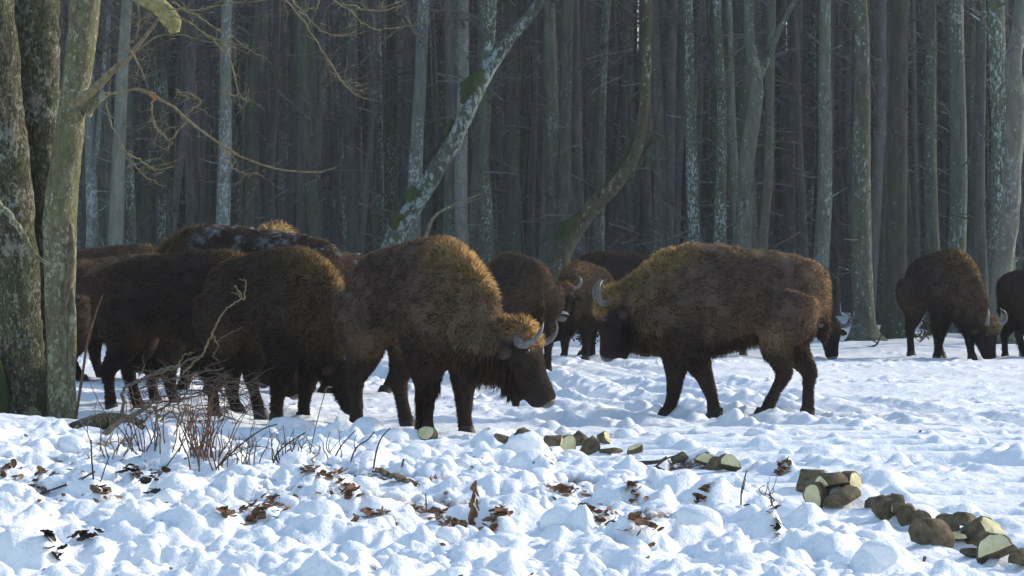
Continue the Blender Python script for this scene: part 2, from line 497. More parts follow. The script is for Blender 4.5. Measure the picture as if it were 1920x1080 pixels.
def d_chunk(x, y):
    s, n, c = zones(np.array([x]), np.array([y]))
    k = math.exp(-(((x + 4.0) / 1.7) ** 2 + ((y - 22.3) / 1.7) ** 2))
    return float(c[0]) * (1 - .92 * k)
def d_track(x, y):
    s = track_s(x, y)
    return 0.15 + 0.35 * float(1 - smooth(np.array([y]), 20, 26)[0])
def d_far(x, y): return 0.6
add_clumps(4200, None, (10.5, 23.5), (.045, .24), (.20, .46), d_chunk, 3)
add_clumps(11000, None, (10.5, 24.0), (.020, .085), (.45, .85), lambda x, y: 0.25 + 0.75 * d_chunk(x, y), 4)
add_clumps(4500, None, (11, 27), (.03, .11), (.20, .42), d_track, 5)
add_clumps(9000, None, (22, 46), (.025, .09), (.15, .36), lambda x, y: 0.25 + 0.5 * (vn(np.array([x * .8]), np.array([y * .35]), 0, 71)[0] > 0.05), 6)
add_clumps(1100, None, (23, 46), (.10, .30), (.05, .13), d_far, 8)
def print_hole(x, y, r, dep):
    i0, i1 = np.searchsorted(ys, (y - r * 3.4, y + r * 3.4)); A_, B_ = GX[i0:i1], GY[i0:i1]
    w = 0.22 * y + 2.4; j0 = max(0, int((x - r * 3 + w) / (2 * w) * (NC - 1)) - 2); j1 = min(NC, int((x + r * 3 + w) / (2 * w) * (NC - 1)) + 4)
    q = np.sqrt(((A_[:, j0:j1] - x) / r) ** 2 + ((B_[:, j0:j1] - y) / (r * 1.5)) ** 2)
    H[i0:i1, j0:j1] += -dep * np.exp(-q ** 4) + dep * .45 * np.exp(-((q - 1.5) / .35) ** 2) * (1 + NZA[i0:i1, j0:j1])
R = np.random.RandomState(19)
for tr in range(16):                                             # trails of hoof prints across the clearing
    x, y, a = R.uniform(-4, 6), R.uniform(23, 44), R.uniform(-.5, .5) + (math.pi if R.rand() < .5 else 0)
    for k in range(16):
        a += R.normal(0, .06); x += .42 * math.cos(a); y += .42 * math.sin(a)
        if 22.5 < y < 46 and abs(x) < .2 * y + 1: print_hole(x - .1 * (-1) ** k * math.sin(a), y + .12 * (-1) ** k * math.cos(a), R.uniform(.07, .10), R.uniform(.04, .075))
def put_clump(px, py, r, h, e=.8, pw=.6):
    d = depth_of(py); x = (px - 960) / F_PX * d
    i0, i1 = np.searchsorted(ys, (d - r * 1.5, d + r * 1.5)); A_, B_ = GX[i0:i1], GY[i0:i1]
    q = np.sqrt(((A_ - x) / r) ** 2 + ((B_ - d) / (r * e)) ** 2) * (1 + .45 * fbm(A_ * 7, B_ * 6, 0, 4, int(px)))
    H[i0:i1] = np.maximum(H[i0:i1], BH[i0:i1] + .03 + h * np.clip(1 - q ** 2, 0, 1) ** pw)
for a_ in ((600, 1010, .16, .17), (265, 1018, .18, .17), (1022, 985, .10, .10), (1020, 985, .045, .27, .8, 1.2), (1180, 892, .06, .19, .8, 1.0), (1185, 892, .14, .08), (560, 1000, .12, .12),
           (390, 905, .22, .16), (690, 822, .17, .16), (770, 830, .12, .11), (540, 810, .2, .1), (880, 1000, .2, .1), (1540, 862, .15, .08), (1430, 850, .12, .09), (1255, 840, .12, .11),
           (60, 900, .2, .12), (1650, 925, .2, .10), (1590, 960, .25, .12), (1700, 1000, .22, .12), (330, 950, .2, .14)):
    put_clump(*a_)
def blur(A, n):
    for _ in range(n):
        A[:, 1:-1] = .25 * A[:, :-2] + .5 * A[:, 1:-1] + .25 * A[:, 2:]
        A[1:-1] = .25 * A[:-2] + .5 * A[1:-1] + .25 * A[2:]
H0 = H.copy(); blur(H, 1)
wb = smooth(GY, 21, 25); H = H * (1 - wb) + H0 * wb
wrp = .10 * NZA
H += (.25 + .75 * CHUNK) * (1 - smooth(GY, 24, 32)) * (.050 * np.abs(fbm(GX * 4.2 + wrp, GY * 3.6, 0, 2, 401)) + .034 * np.abs(vn(GX * 9 + wrp * 3, GY * 8, 0, 402)) + .012 * np.abs(vn(GX * 21, GY * 18 + wrp * 5, 0, 403)))
H += 0.007 * fbm(GX * 11, GY * 9, 0, 4, 91) * (1 - smooth(GY, 30, 40))

# the sheet of snow hugs the frame corner hillocks
def gh(x, y):
    """height of the snow at a point"""
    x, y = float(x), float(y)
    i = int(np.clip(np.searchsorted(ys, y) - 1, 0, len(ys) - 2)); fy = (y - ys[i]) / (ys[i + 1] - ys[i])
    out = []
    for ii in (i, i + 1):
        w = 0.22 * ys[ii] + 2.4
        c = np.clip((x + w) / (2 * w) * (NC - 1), 0, NC - 1.001); j = int(c); f = c - j
        out.append(H[ii, j] * (1 - f) + H[ii, j + 1] * f)
    return out[0] * (1 - fy) + out[1] * fy

def hit(px, py):
    """where the sight line of a pixel meets the snow"""
    r = ray(px, py); d = 9.5
    while d < 60:
        q = r * d / r[1]
        if q[2] + CAM_H < gh(q[0], q[1]): break
        d += 0.02 if d < 30 else 0.06
    return Vector((q[0], q[1], gh(q[0], q[1])))

# dirt mask: leaf-littered hollows (positions from the photograph, width and depth of each in metres)
dirt_spots = [(80, 885, .30), (20, 895, .18), (270, 902, .16), (600, 895, .28), (640, 912, .22), (745, 905, .30), (710, 962, .22), (815, 962, .34), (870, 985, .22),
              (1060, 915, .20), (1130, 985, .26), (500, 955, .30), (530, 940, .2), (190, 925, .16), (1190, 940, .12), (1400, 945, .12), (300, 985, .1), (180, 1005, .12), (95, 1028, .10),
              (470, 845, .35), (350, 845, .35), (230, 850, .3), (640, 965, .16), (940, 960, .25), (1290, 870, .2), (880, 925, .12), (440, 965, .2), (1230, 985, .2), (960, 985, .12)]
DM = np.zeros_like(H)
DNZ = fbm(GX * 5, GY * 5, 0, 3, 123)
for px, py, r in dirt_spots:
    r *= 1.25; d = depth_of(py)
    x = (px - 960) / F_PX * d
    q = ((GX - x) / r) ** 2 + ((GY - d) / (r * 2.2)) ** 2
    m_ = smooth(1.0 - q + 0.9 * DNZ, 0.25, 0.6)
    H -= 0.05 * m_
    DM = np.maximum(DM, m_)
low = H - BH
DM *= (1 - smooth(low, 0.03, 0.075))

n_r = len(ys)
ii, jj = np.meshgrid(np.arange(n_r - 1), np.arange(NC - 1), indexing='ij')
a = (ii * NC + jj).ravel()
Q = np.stack([a, a + 1, a + NC + 1, a + NC], 1)
me = mesh_np('snow_field', np.stack([GX.ravel(), GY.ravel(), H.ravel()], 1), None, Q, [M['snow']])
C = np.zeros((GX.size, 3)); C[:, 0] = DM.ravel()
add_col(me, C)
tag(link('snow_field', me), kind='structure')
me = mesh_np('snow_plain', [(-900, -300, -.30), (900, -300, -.30), (900, 1500, -.30), (-900, 1500, -.30)], None, [(0, 1, 2, 3)], [M['snow']])
tag(link('snow_plain', me), kind='structure')

# loose lumps lying on the broken snow (rounded blocks with their own undersides)
def ico(sub=2):
    import bmesh
    bm = bmesh.new(); bmesh.ops.create_icosphere(bm, subdivisions=sub, radius=1)
    V = np.array([v.co[:] for v in bm.verts]); T = np.array([[v.index for v in f.verts] for f in bm.faces]); bm.free()
    return V, T
IV2, IT2 = ico(2); IV3, IT3 = ico(3)
R = np.random.RandomState(5)
mb = MB()
for k in range(1000):
    y = R.uniform(11.5, 23.5); x = R.uniform(-1, 1) * (0.19 * y + .4)
    if R.rand() > d_chunk(x, y) + 0.10: continue
    r = .022 * (6.0) ** (R.rand() ** 2.2)
    if y < 14: r *= .8
    big = r > .06
    V, T = (IV3, IT3) if big else (IV2, IT2)
    o = R.uniform(0, 99)
    W = V * (1 + 0.30 * fbm(V[:, 0] * 1.3 + o, V[:, 1] * 1.3, V[:, 2] * 1.3, 3, 5))[:, None]
    W = np.sign(W) * np.abs(W) ** 0.88
    W = W * np.array([R.uniform(.8, 1.2), R.uniform(.8, 1.2), R.uniform(.55, .95)]) * r
    a = R.uniform(0, 6.28); c, s = math.cos(a), math.sin(a)
    W = W @ np.array([[c, s, 0], [-s, c, 0], [0, 0, 1]])
    mb.add(W + np.array([x, y, gh(x, y) + r * R.uniform(-.35, .15)]), (), T)
o = mb.build('snow_clumps', M['snow'])
tag(o, 'small rounded lumps of loose snow scattered over the churned foreground', 'snow', kind='stuff')

# ------------------------------------------------------------------ forest
def tree_variant(seed, h=24.0, r=.19, forks=False):
    R = np.random.RandomState(seed)
    n = 22
    z = np.concatenate([[-.35, 0, .12, .35, .8], np.linspace(1.6, h, n - 5)])
    b = R.uniform(.15, .5); ph = R.uniform(0, 6, 4)
    x = b * (np.sin(z * .22 + ph[0]) - math.sin(ph[0])) * z / h * 1.5 + .05 * np.sin(z * .9 + ph[1])
    y = b * (np.sin(z * .19 + ph[2]) - math.sin(ph[2])) * z / h * 1.5
    rad = r * (1 - .86 * np.clip(z / h, 0, 1) ** .9)
    rad = rad * (1 + 1.1 * np.exp(-np.clip(z, 0, 9) / .16) + .15 * np.exp(-np.clip(z, 0, 9) / .9))
    p = np.stack([x, y, z], 1)
    mt = MB(); mt.tube(p, rad, 12, True, .22, seed, 1.6)
    for k in range(12):
        zz = R.uniform(1.2, 7); c = np.array([np.interp(zz, z, x), np.interp(zz, z, y), zz]); a = R.uniform(0, 6.28); L = R.uniform(.15, .9)
        d = np.array([math.cos(a), math.sin(a), R.uniform(-.1, .7)])
        mt.tube([c, c + d * L * .5 + R.normal(0, .03, 3), c + d * L + R.normal(0, .06, 3)], [.028, .018, .007], 5, False)
    trunk = mt.build('trunk', M['forest_bark'], obj=False)
    mc = MB()
    for k in range(26):
        f = R.uniform(.20, .98) ** .8
        zz = f * h; i = np.interp(zz, z, np.arange(n)); c = np.array([np.interp(zz, z, x), np.interp(zz, z, y), zz])
        a = R.uniform(0, 6.28); L = R.uniform(1.0, 3.6) * (1.1 - .5 * f) * (0.45 if f < .4 else 1)
        up = R.uniform(.15, .9)
        pts = [c]
        d = np.array([math.cos(a), math.sin(a), up])
        for q in range(5):
            d = d + R.normal(0, .22, 3); d[2] = max(d[2], -.1)
            pts.append(pts[-1] + d / np.linalg.norm(d) * L / 5)
        rr = np.interp(zz, z, rad) * .38
        mc.tube(pts, [rr, rr * .2], 4, False)
        for t in range(7):
            s = pts[R.randint(1, 6)]; d2 = d * .6 + R.normal(0, .7, 3)
            d2 /= np.linalg.norm(d2); l2 = R.uniform(.4, 1.3)
            mc.tube([s, s + d2 * l2 * .5, s + d2 * l2 + np.array([0, 0, .1])], [rr * .28, .008], 3, False)
    crown = mc.build('crown', M['dark_twig'], obj=False)
    return trunk, crown
VARS = [tree_variant(100 + k, h=rnd.uniform(22, 27), r=rnd.uniform(.16, .21)) for k in range(7)]
VARMATS = {}
def trunk_mesh(v, mat):
    if (v, mat) not in VARMATS:
        m = VARS[v][0].copy(); m.materials.clear(); m.materials.append(M[mat]); VARMATS[(v, mat)] = m
    return VARMATS[(v, mat)]

def plant_tree(x, y, v, s, rot, mat, lean=(0, 0), label='', group=None, crown=True, z=None):
    t = empty('deciduous_tree', (x, y, gh(x, y) - .02 if z is None else z))
    t.rotation_euler = (lean[1], lean[0], rot)
    t.scale = (s, s, s if s < 1.15 else 1.15)
    link('trunk', trunk_mesh(v, mat), t)
    if crown: link('crown', VARS[v][1], t)
    tag(t, label, 'tree', group)
    return t

G_TREES = 'trees of the dense stand behind the herd'
# trees one can single out: (px at base, width px near eye level, depth, material, lean deg, label)
named = [
    (1618, 44, 50.5, 'lichen_bark', 0.3, 'lichen-spotted trunk with flared foot, right of the grazing head behind the right bison'),
    (1682, 50, 51.5, 'forest_bark_dark', -0.6, 'thick dark trunk standing just left of the grazing bison at the right'),
    (1535, 36, 56, 'forest_bark_pale', -1.6, 'smooth blue-grey trunk directly above the rump of the right bison'),
    (1752, 34, 54, 'forest_bark', -3.2, 'slim brownish trunk leaning left behind the grazing bison at the right'),
    (1795, 40, 53, 'forest_bark', 0.0, 'straight speckled trunk rising behind the neck of the right grazing bison'),
    (1840, 36, 52, 'forest_bark', 1.2, 'brown trunk with blotched bark between the two rightmost bison'),
    (1884, 46, 50, 'lichen_bark', 1.2, 'pale lichened trunk at the right edge above the last bison'),
    (1352, 30, 55, 'lichen_bark', 0.0, 'narrow dark trunk with white spots above the hump of the right bison'),
    (1395, 44, 57, 'forest_bark', 2.2, 'bent brownish trunk with a fork above the back of the right bison'),
    (1235, 34, 56, 'forest_bark', 0.0, 'plain grey-green trunk just right of the curved leaning tree'),
    (1122, 30, 60, 'forest_bark_pale', 0.4, 'thin trunk with a white lichen patch above the bison facing the camera'),
    (1040, 32, 57, 'forest_bark_pale', 0.0, 'smooth greyish trunk left of the foot of the curved leaning tree'),
    (962, 40, 56, 'forest_bark_dark', -0.5, 'dark trunk with a pale flank behind the bison turned tail to the camera'),
    (915, 28, 54, 'lichen_bark', 0.3, 'slim trunk dotted with white lichen above the front bison’s shoulder'),
    (845, 38, 60, 'forest_bark_pale', 0.9, 'trunk with a broad blue-white lichen patch crossing the slanting tree'),
    (663, 34, 56, 'forest_bark', 0.0, 'straight trunk above the gap between the second bison and the front one'),
    (592, 30, 57, 'forest_bark', 1.0, 'slim green-grey trunk right of the tan hump at the back of the herd'),
    (418, 36, 54, 'forest_bark_pale', 0.0, 'pale lichened trunk rising behind the snow-dusted bison'),
    (245, 26, 53, 'lichen_bark', 0.0, 'white-flaked trunk, right one of the pale pair beside the big near tree'),
    (208, 28, 54, 'forest_bark_pale', 0.2, 'blue-grey trunk, middle one of the pale group beside the big near tree'),
    (172, 28, 53, 'forest_bark_pale', -0.3, 'pale trunk half hidden behind the right stem of the big near tree'),
]
for k, (px, w, d, mt_, ln, lab) in enumerate(named):
    x = (px - 960) / F_PX * d
    s = w * .80 / F_PX * d / 2 / .175
    plant_tree(x, d, k % 7, s, k * 1.7, mt_, (math.radians(ln), 0), lab, G_TREES)
# the rest of the stand: many slim trunks that nothing sets apart
placed = []
R = np.random.RandomState(31)
cnt = 0
tries = 0
while cnt < 262 and tries < 9000:
    tries += 1
    y = 52 + 62 * R.rand() ** 0.85
    x = R.uniform(-1, 1) * (0.190 * y + .4)
    if any((x - a) ** 2 + ((y - b) * .35) ** 2 < .22 for a, b in placed): continue
    placed.append((x, y)); cnt += 1
    mt_ = R.choice(['forest_bark', 'forest_bark_dark', 'forest_bark_pale', 'lichen_bark', 'mist_paled_bark'], p=[.34, .14, .14, .14, .24])
    s = R.uniform(.38, .92)
    deep = y > 75
    plant_tree(x, y, R.randint(7), s, R.uniform(0, 6.28), mt_, (math.radians(R.normal(0, 1.2)), math.radians(R.normal(0, 1.2))),
               'slim bare trunk deep inside the dark wood behind the herd' if deep else 'slim bare trunk among the front rows of the dark wood',
               'slim trunks deep in the wood' if deep else 'slim trunks in the front rows of the wood')
# far trunks and the stand beyond the frame: one mass
def trunk_mass(name, n, yr, xr, seed, mats, rr=(.10, .24), hh=(20, 27), k=6, seg=5):
    R = np.random.RandomState(seed); mb = MB()
    for q in range(n):
        y = R.uniform(*yr); x = xr(R, y)
        h = R.uniform(*hh); z = np.linspace(-.3, h, seg); ln = R.normal(0, .02, 2); r0 = R.uniform(*rr)
        b = R.normal(0, .35)
        mb.tube(np.stack([x + ln[0] * z + b * np.sin(z * .2), y + ln[1] * z, z], 1), [r0 * 1.15, r0 * .25], k, False)
        for t in range(5):
            zz = R.uniform(4, h); a = R.uniform(0, 6.28); L = R.uniform(.8, 3)
            s0 = np.array([x + ln[0] * zz + b * math.sin(zz * .2), y + ln[1] * zz, zz])
            e = s0 + np.array([math.cos(a) * L, math.sin(a) * L, R.uniform(.1, 1) * L])
            mb.tube([s0, (s0 + e) / 2 + R.normal(0, .2, 3), e], [r0 * .25, .01], 3, False)
    return mb.build(name, mats)
o = trunk_mass('distant_wood', 1500, (112, 215), lambda R, y: R.uniform(-1, 1) * (0.20 * y + 4), 41, M['mist_paled_bark'], (.12, .26), (22, 30))
tag(o, 'distant mass of grey trunks closing off the depth of the wood', 'wood', kind='stuff')
o = trunk_mass('slender_poles', 520, (58, 114), lambda R, y: R.uniform(-1, 1) * (0.20 * y + 3), 47, M['mist_paled_bark'], (.05, .13), (17, 24))
tag(o, 'thin pole-like stems crowding between the bigger trunks of the wood', 'wood', kind='stuff')
o = trunk_mass('side_wood', 300, (62, 112), lambda R, y: R.uniform(.205 * y + 1, .205 * y + 24), 43, M['forest_bark_dark'], (.12, .26), (20, 26))  # unseen trunks on the sun side, added to keep the stand in shade
tag(o, 'unseen bare wood beyond the right edge of the clearing, added to shade the stand', 'wood', kind='stuff')
o = trunk_mass('side_wood', 160, (49, 110), lambda R, y: -R.uniform(.205 * y + 1, .205 * y + 12), 44, M['forest_bark_dark'], (.12, .26), (20, 26))
tag(o, 'continuation of the bare wood beyond the left edge of the clearing', 'wood', kind='stuff')

# fine twigs filling the wood
R = np.random.RandomState(51); mb = MB()
for q in range(26000):
    y = 53 + 75 * R.rand(); x = R.uniform(-1, 1) * (0.20 * y + 2); z = R.uniform(.6, .105 * y + 3) if R.rand() < .85 else R.uniform(.1, 2)
    a = R.uniform(0, 6.28); L = R.uniform(.3, 1.1); d = np.array([math.cos(a), math.sin(a) * .6, R.normal(.35, .8)])
    p0 = np.array([x, y, z]); p1 = p0 + d * L * .5 + R.normal(0, .08, 3); p2 = p1 + d * L * .5 + R.normal(0, .12, 3)
    w = np.array([0, 0, R.uniform(.006, .014)])
    mb.add(np.array([p0 - w, p0 + w, p1 + w * .8, p1 - w * .8, p2]), [(0, 3, 2, 1)], [(3, 4, 2)])
o = mb.build('hanging_twigs', M['dark_twig'])
tag(o, 'haze of thin purplish twigs hanging between the trunks of the wood', 'twigs', kind='stuff')

# three crooked trees in front of the stand
def crooked(name, paths, d, mat, label, moss=(), twigs=()):
    base = P(*paths[0][0][0], d); t = empty(name, (base.x, d, 0))
    inv = Vector((base.x, d, 0))
    for k, (pts, rad) in enumerate(paths):
        w = [P(px, py, d + .3 * math.sin(i * 1.3 + k)) - inv for i, (px, py) in enumerate(pts)]
        mb = MB(); mb.tube(catmull(w, 60), [r / F_PX * d for r in rad], 14, True, .38, 7 + k, 2.6)
        mb.build('trunk' if k == 0 else 'limb', M[mat], t)
    for pts, rad in moss:
        w = [P(px, py, d - .12) - inv for px, py in pts]
        mb = MB(); mb.tube(catmull(w, 12), [r / F_PX * d for r in rad], 10, True, .6, 33, 2.5)
        mb.build('moss', M['moss'], t)
    for pts, rad in twigs:
        w = [P(px, py, d - .1) - inv for px, py in pts]
        mb = MB(); mb.tube(catmull(w, 10), [r / F_PX * d for r in rad], 6, True, .2, 33, 2.5)
        mb.build('branch', M['grey_twig'], t)
    tag(t, label, 'tree'); return t
crooked('leaning_tree', [([(715, 560), (740, 445), (785, 370), (840, 285), (875, 215), (905, 150), (950, 80), (1000, 20), (1040, -40), (1090, -130)], [21, 18, 16, 14, 13, 11, 9, 8, 7]),
                         ([(908, 150), (918, 80), (922, 10), (930, -120)], [10, 9, 7])],
        49.5, 'crusted_bark', 'slanting forked tree crusted with white lichen and moss behind the front bison',
        moss=[([(868, 195), (882, 165), (905, 130)], [6, 17, 5]), ([(762, 375), (780, 352)], [8, 10]), ([(735, 430), (752, 400)], [6, 9]), ([(835, 255), (850, 225)], [5, 6])])
crooked('curved_tree', [([(1035, 560), (1062, 460), (1105, 395), (1155, 345), (1190, 290), (1205, 220), (1212, 120), (1215, 0), (1222, -150)], [18, 16, 14, 12, 10, 9, 8, 7]),
                        ([(1165, 345), (1200, 300), (1225, 255), (1238, 180)], [9, 5, 2])],
        49, 'brown_bark', 'bow-shaped brownish tree curving upright to the right above the bison facing the camera',
        moss=[([(1040, 455), (1062, 425), (1090, 398)], [4, 9, 4]), ([(1120, 368), (1150, 335), (1176, 295), (1190, 250)], [3, 8, 7, 2])])
crooked('broken_tree', [([(1868, 640), (1878, 520), (1895, 380), (1905, 200), (1900, 120), (1912, 40), (1920, -60), (1930, -200)], [20, 19, 18, 16, 14, 11, 10]),
                        ([(1884, 430), (1900, 300), (1935, 150)], [8, 7, 5])],
        48.5, 'forest_bark_pale', 'pale splintered trunk at the very right edge behind the last bison')
crooked('thin_sapling', [([(790, 470), (812, 410), (850, 385), (905, 362)], [3.5, 2.5, 1.5])], 48.5, 'smooth_bark', 'thin bent sapling leaning right below the slanting lichened tree')
crooked('forked_tree', [([(1385, 620), (1392, 480), (1398, 330), (1415, 200), (1418, 150), (1405, 60), (1400, -80)], [18, 16, 14, 12, 9, 7]),
                        ([(1418, 160), (1440, 110), (1460, 60), (1490, 0)], [8, 6, 4])],
        50.5, 'forest_bark', 'forked trunk with a dark knot high above the middle of the right bison')

# small evergreen shoots and dead sticks at the foot of the wood
def leafy(px, py, d, size, n, label, seed):
    R = np.random.RandomState(seed); b = P(px, py, d)
    t = empty('evergreen_shoot', (b.x, b.y, gh(b.x, b.y)))
    mb = MB(); ml = MB()
    for k in range(7):
        a = R.uniform(0, 6.28); e = np.array([math.cos(a) * size * .6, math.sin(a) * size * .5, size * R.uniform(.5, 1)])
        mb.tube([np.zeros(3), e * .5 + R.normal(0, .02, 3), e], [.008, .003], 4, False)
        for q in range(n):
            c = e * R.uniform(.3, 1.05) + R.normal(0, .05, 3); u = R.normal(0, 1, 3); u /= np.linalg.norm(u); v = np.cross(u, R.normal(0, 1, 3)); v /= np.linalg.norm(v)
            L = .045
            ml.add(np.array([c - u * L, c + v * L * .45, c + u * L, c - v * L * .45]), [(0, 1, 2, 3)])
    mb.build('stem', M['grey_twig'], t); o = ml.build('leaves', M['moss'], t); o['kind'] = 'stuff'
    tag(t, label, 'shrub')
leafy(1100, 640, 47.5, .5, 14, 'low dark-leaved shoot in the snow behind the horn of the front bison', 3)
leafy(1725, 625, 50, .45, 12, 'low dark-leaved shoot at the foot of the trees left of the grazing bison', 4)
leafy(1740, 610, 52, .6, 12, 'taller dark-leaved shoot half hidden by the grazing bison at the right', 5)

# thin winter air between the trunks
hz = bpy.data.materials.new('haze_air'); hz.use_nodes = True; hn = hz.node_tree
hn.nodes.remove(hn.nodes['Principled BSDF'])
pv = hn.nodes.new('ShaderNodeVolumePrincipled'); pv.inputs['Density'].default_value = HAZE; pv.inputs['Color'].default_value = (.88, .90, .95, 1)
hn.links.new(pv.outputs[0], hn.nodes['Material Output'].inputs['Volume'])
X0, X1, Y_0, Y_1, Z0, Z1 = -75, 75, -6, 235, -1.4, 34
me = mesh_np('haze', [(x, y, z) for x in (X0, X1) for y in (Y_0, Y_1) for z in (Z0, Z1)], None, [(0, 1, 3, 2), (4, 6, 7, 5), (0, 4, 5, 1), (2, 3, 7, 6), (0, 2, 6, 4), (1, 5, 7, 3)], [hz], False)
tag(link('haze', me), kind='stuff')

# ------------------------------------------------------------------ the big near tree on the left
TD = 25.2
tb = P(70, 795, TD)
tree = empty('multi_stem_tree', (tb.x, TD, 0.0))
TI = Vector((tb.x, TD, 0))
def near_tube(pts, rad, d, k=28, n=60, wob=.10, seed=1, name='trunk', mat='near_bark', wf=2.2, parent=tree, inv=TI):
    w = [P(px, py, d) - inv for px, py in pts]
    cw = catmull(w, n)
    if name in ('twig', 'branch') and len(pts) > 3: cw = cw + np.random.RandomState(len(pts) * 7 + int(pts[0][0])).normal(0, .006, cw.shape)
    mb = MB(); mb.tube(cw, np.interp(np.linspace(0, 1, n), np.linspace(0, 1, len(rad)), [r / F_PX * d for r in rad]), k, True, wob, seed, wf)
    return mb.build(name, M[mat], parent)
o = near_tube([(40, 870), (38, 790), (33, 700), (28, 600), (15, 400), (0, 200), (-15, 0), (-30, -300)], [62, 56, 52, 50, 49, 44, 41, 34], 25.2, wob=.16, seed=2, n=110, k=40)
o['label'] = 'thick rough-barked left stem'
o = near_tube([(78, 870), (80, 790), (85, 600), (88, 450), (80, 300), (74, 200), (70, 100), (68, 0), (60, -300)], [36, 34, 32, 30, 34, 38, 41, 43, 36], 25.55, wob=.14, seed=3, n=110, k=40)
o['label'] = 'middle stem with flaking bark'
o = near_tube([(120, 870), (118, 790), (114, 700), (112, 600), (112, 500), (113, 400), (124, 300), (137, 200), (150, 100), (160, 0), (175, -300)], [34, 27, 25, 27, 30, 32, 28, 26, 27, 28, 24], 25.0, wob=.10, seed=4, mat='smooth_bark', n=90, k=36)
o['label'] = 'smoother olive right stem'
near_tube([(118, 590), (128, 530), (134, 470), (132, 420)], [3, 8, 7, 2], 24.87, n=20, k=10, name='bark_fold', mat='log_bark')
near_tube([(128, 790), (133, 700), (136, 600), (133, 520)], [7, 9, 8, 3], 24.93, n=20, k=10, name='bark_ridge', mat='smooth_bark')
near_tube([(-20, 800), (-5, 740), (-15, 640)], [34, 24, 8], 24.9, n=20, k=16, name='root', mat='moss')
near_tube([(65, 800), (62, 780), (60, 762)], [18, 16, 4], 24.7, n=10, k=16, name='burl', mat='smooth_bark')
near_tube([(160, 212), (172, 196), (190, 182), (203, 176)], [14, 11, 9, 4], 24.9, n=16, k=14, name='branch_stub', mat='smooth_bark')
near_tube([(-20, 360), (5, 390), (30, 420), (55, 462), (75, 485), (92, 500)], [6, 6, 6, 5, 4, 2], 24.3, n=20, k=8, name='branch', mat='smooth_bark')
near_tube([(130, 200), (160, 182), (200, 142), (232, 115), (262, 82), (296, 36)], [7, 9, 7, 5, 4, 3], 24.7, n=26, k=10, name='branch', mat='twig')
near_tube([(200, -60), (262, -5), (300, 12), (322, 38), (328, 62)], [14, 12, 16, 20, 9], 24.5, n=26, k=14, name='hanging_limb', mat='dry_gold', wob=.45)
twig_paths = [
    [(203, 178), (250, 168), (292, 180), (350, 225), (420, 275), (480, 306), (540, 320), (600, 322), (632, 312)],
    [(290, 180), (284, 210), (292, 240), (318, 262), (324, 272)], [(420, 275), (424, 300), (450, 322), (484, 326)],
    [(244, 92), (262, 125), (278, 165)], [(340, 222), (360, 205), (376, 192), (362, 178), (330, 170)],
    [(350, 225), (330, 250), (316, 262), (290, 232), (282, 222)], [(328, 30), (360, 45), (400, 72), (440, 82), (500, 110)],
    [(325, 5), (370, 30), (420, 62), (470, 88)], [(300, 10), (360, 20), (420, 8), (500, 2)],
    [(530, -10), (565, 35), (598, 85), (620, 120), (640, 152), (672, 180), (712, 190)],
    [(535, -12), (575, 30), (605, 58), (640, 68), (665, 60)], [(620, 120), (640, 150), (655, 165), (682, 170)],
    [(600, -15), (650, 15), (675, 40), (705, 55), (740, 52), (805, 40)], [(560, 25), (590, 15), (600, 5), (585, -10)],
    [(640, 5), (700, 20), (740, 15), (760, 5)], [(255, -10), (262, 40), (250, 80)], [(280, 30), (262, 38), (258, 52)],
    [(200, 190), (212, 240), (240, 290), (270, 330), (310, 350)], [(240, 290), (262, 300), (290, 318), (322, 312)],
    [(165, 180), (200, 150), (290, 70), (380, 75), (470, 100)], [(415, 170), (440, 180), (465, 185)], [(380, 60), (430, 110), (450, 180), (470, 190)],
]
R = np.random.RandomState(9)
for q, pts in enumerate(twig_paths):
    d = 24.3 + R.uniform(-.5, .5)
    near_tube(pts, [1.9, 1.3, .7] if q != 0 else [3.2, 2.3, .9], d, k=6, n=26, name='branch' if q in (0, 9) else 'twig', mat='twig', wob=.25)
# sprays of finest twigs off those branches
mb = MB()
for q in range(320):
    pts = twig_paths[R.randint(len(twig_paths))]; i = R.randint(len(pts) - 1); f = R.rand()
    px = pts[i][0] * (1 - f) + pts[i + 1][0] * f; py = pts[i][1] * (1 - f) + pts[i + 1][1] * f
    a = R.uniform(0, 6.28); L = R.uniform(18, 70); d0 = 24.3 + R.uniform(-.3, .3)
    w = [P(px, py, d0) - TI]; cx, cy = px, py
    for s in range(4):
        a += R.normal(0, .45); cx += math.cos(a) * L / 4; cy += math.sin(a) * L / 4 * .8
        w.append(P(cx, cy, d0 + R.normal(0, .1)) - TI)
    mb.tube(catmull(w, 7), [.0028, .0012], 3, False)
o = mb.build('twigs', M['twig'], tree); o['kind'] = 'stuff'
mb = MB(); c = P(289, 178, 24.1) - TI
for k in range(7):
    u = np.array([R.normal(0, 1), R.normal(0, 1), R.normal(0, 1)]); u /= np.linalg.norm(u); v = np.cross(u, [0.3, 1, .2]); v /= np.linalg.norm(v); cc = np.array(c) + R.normal(0, .012, 3)
    mb.add(np.array([cc - u * .03, cc + v * .016, cc + u * .03, cc - v * .016]), [(0, 1, 2, 3)])
mb.build('leaf', M['red_leaf'], tree)['label'] = 'withered orange leaf on the thin branch'
tag(tree, 'big near tree of three fused mossy stems in sunlight at the left edge', 'tree')

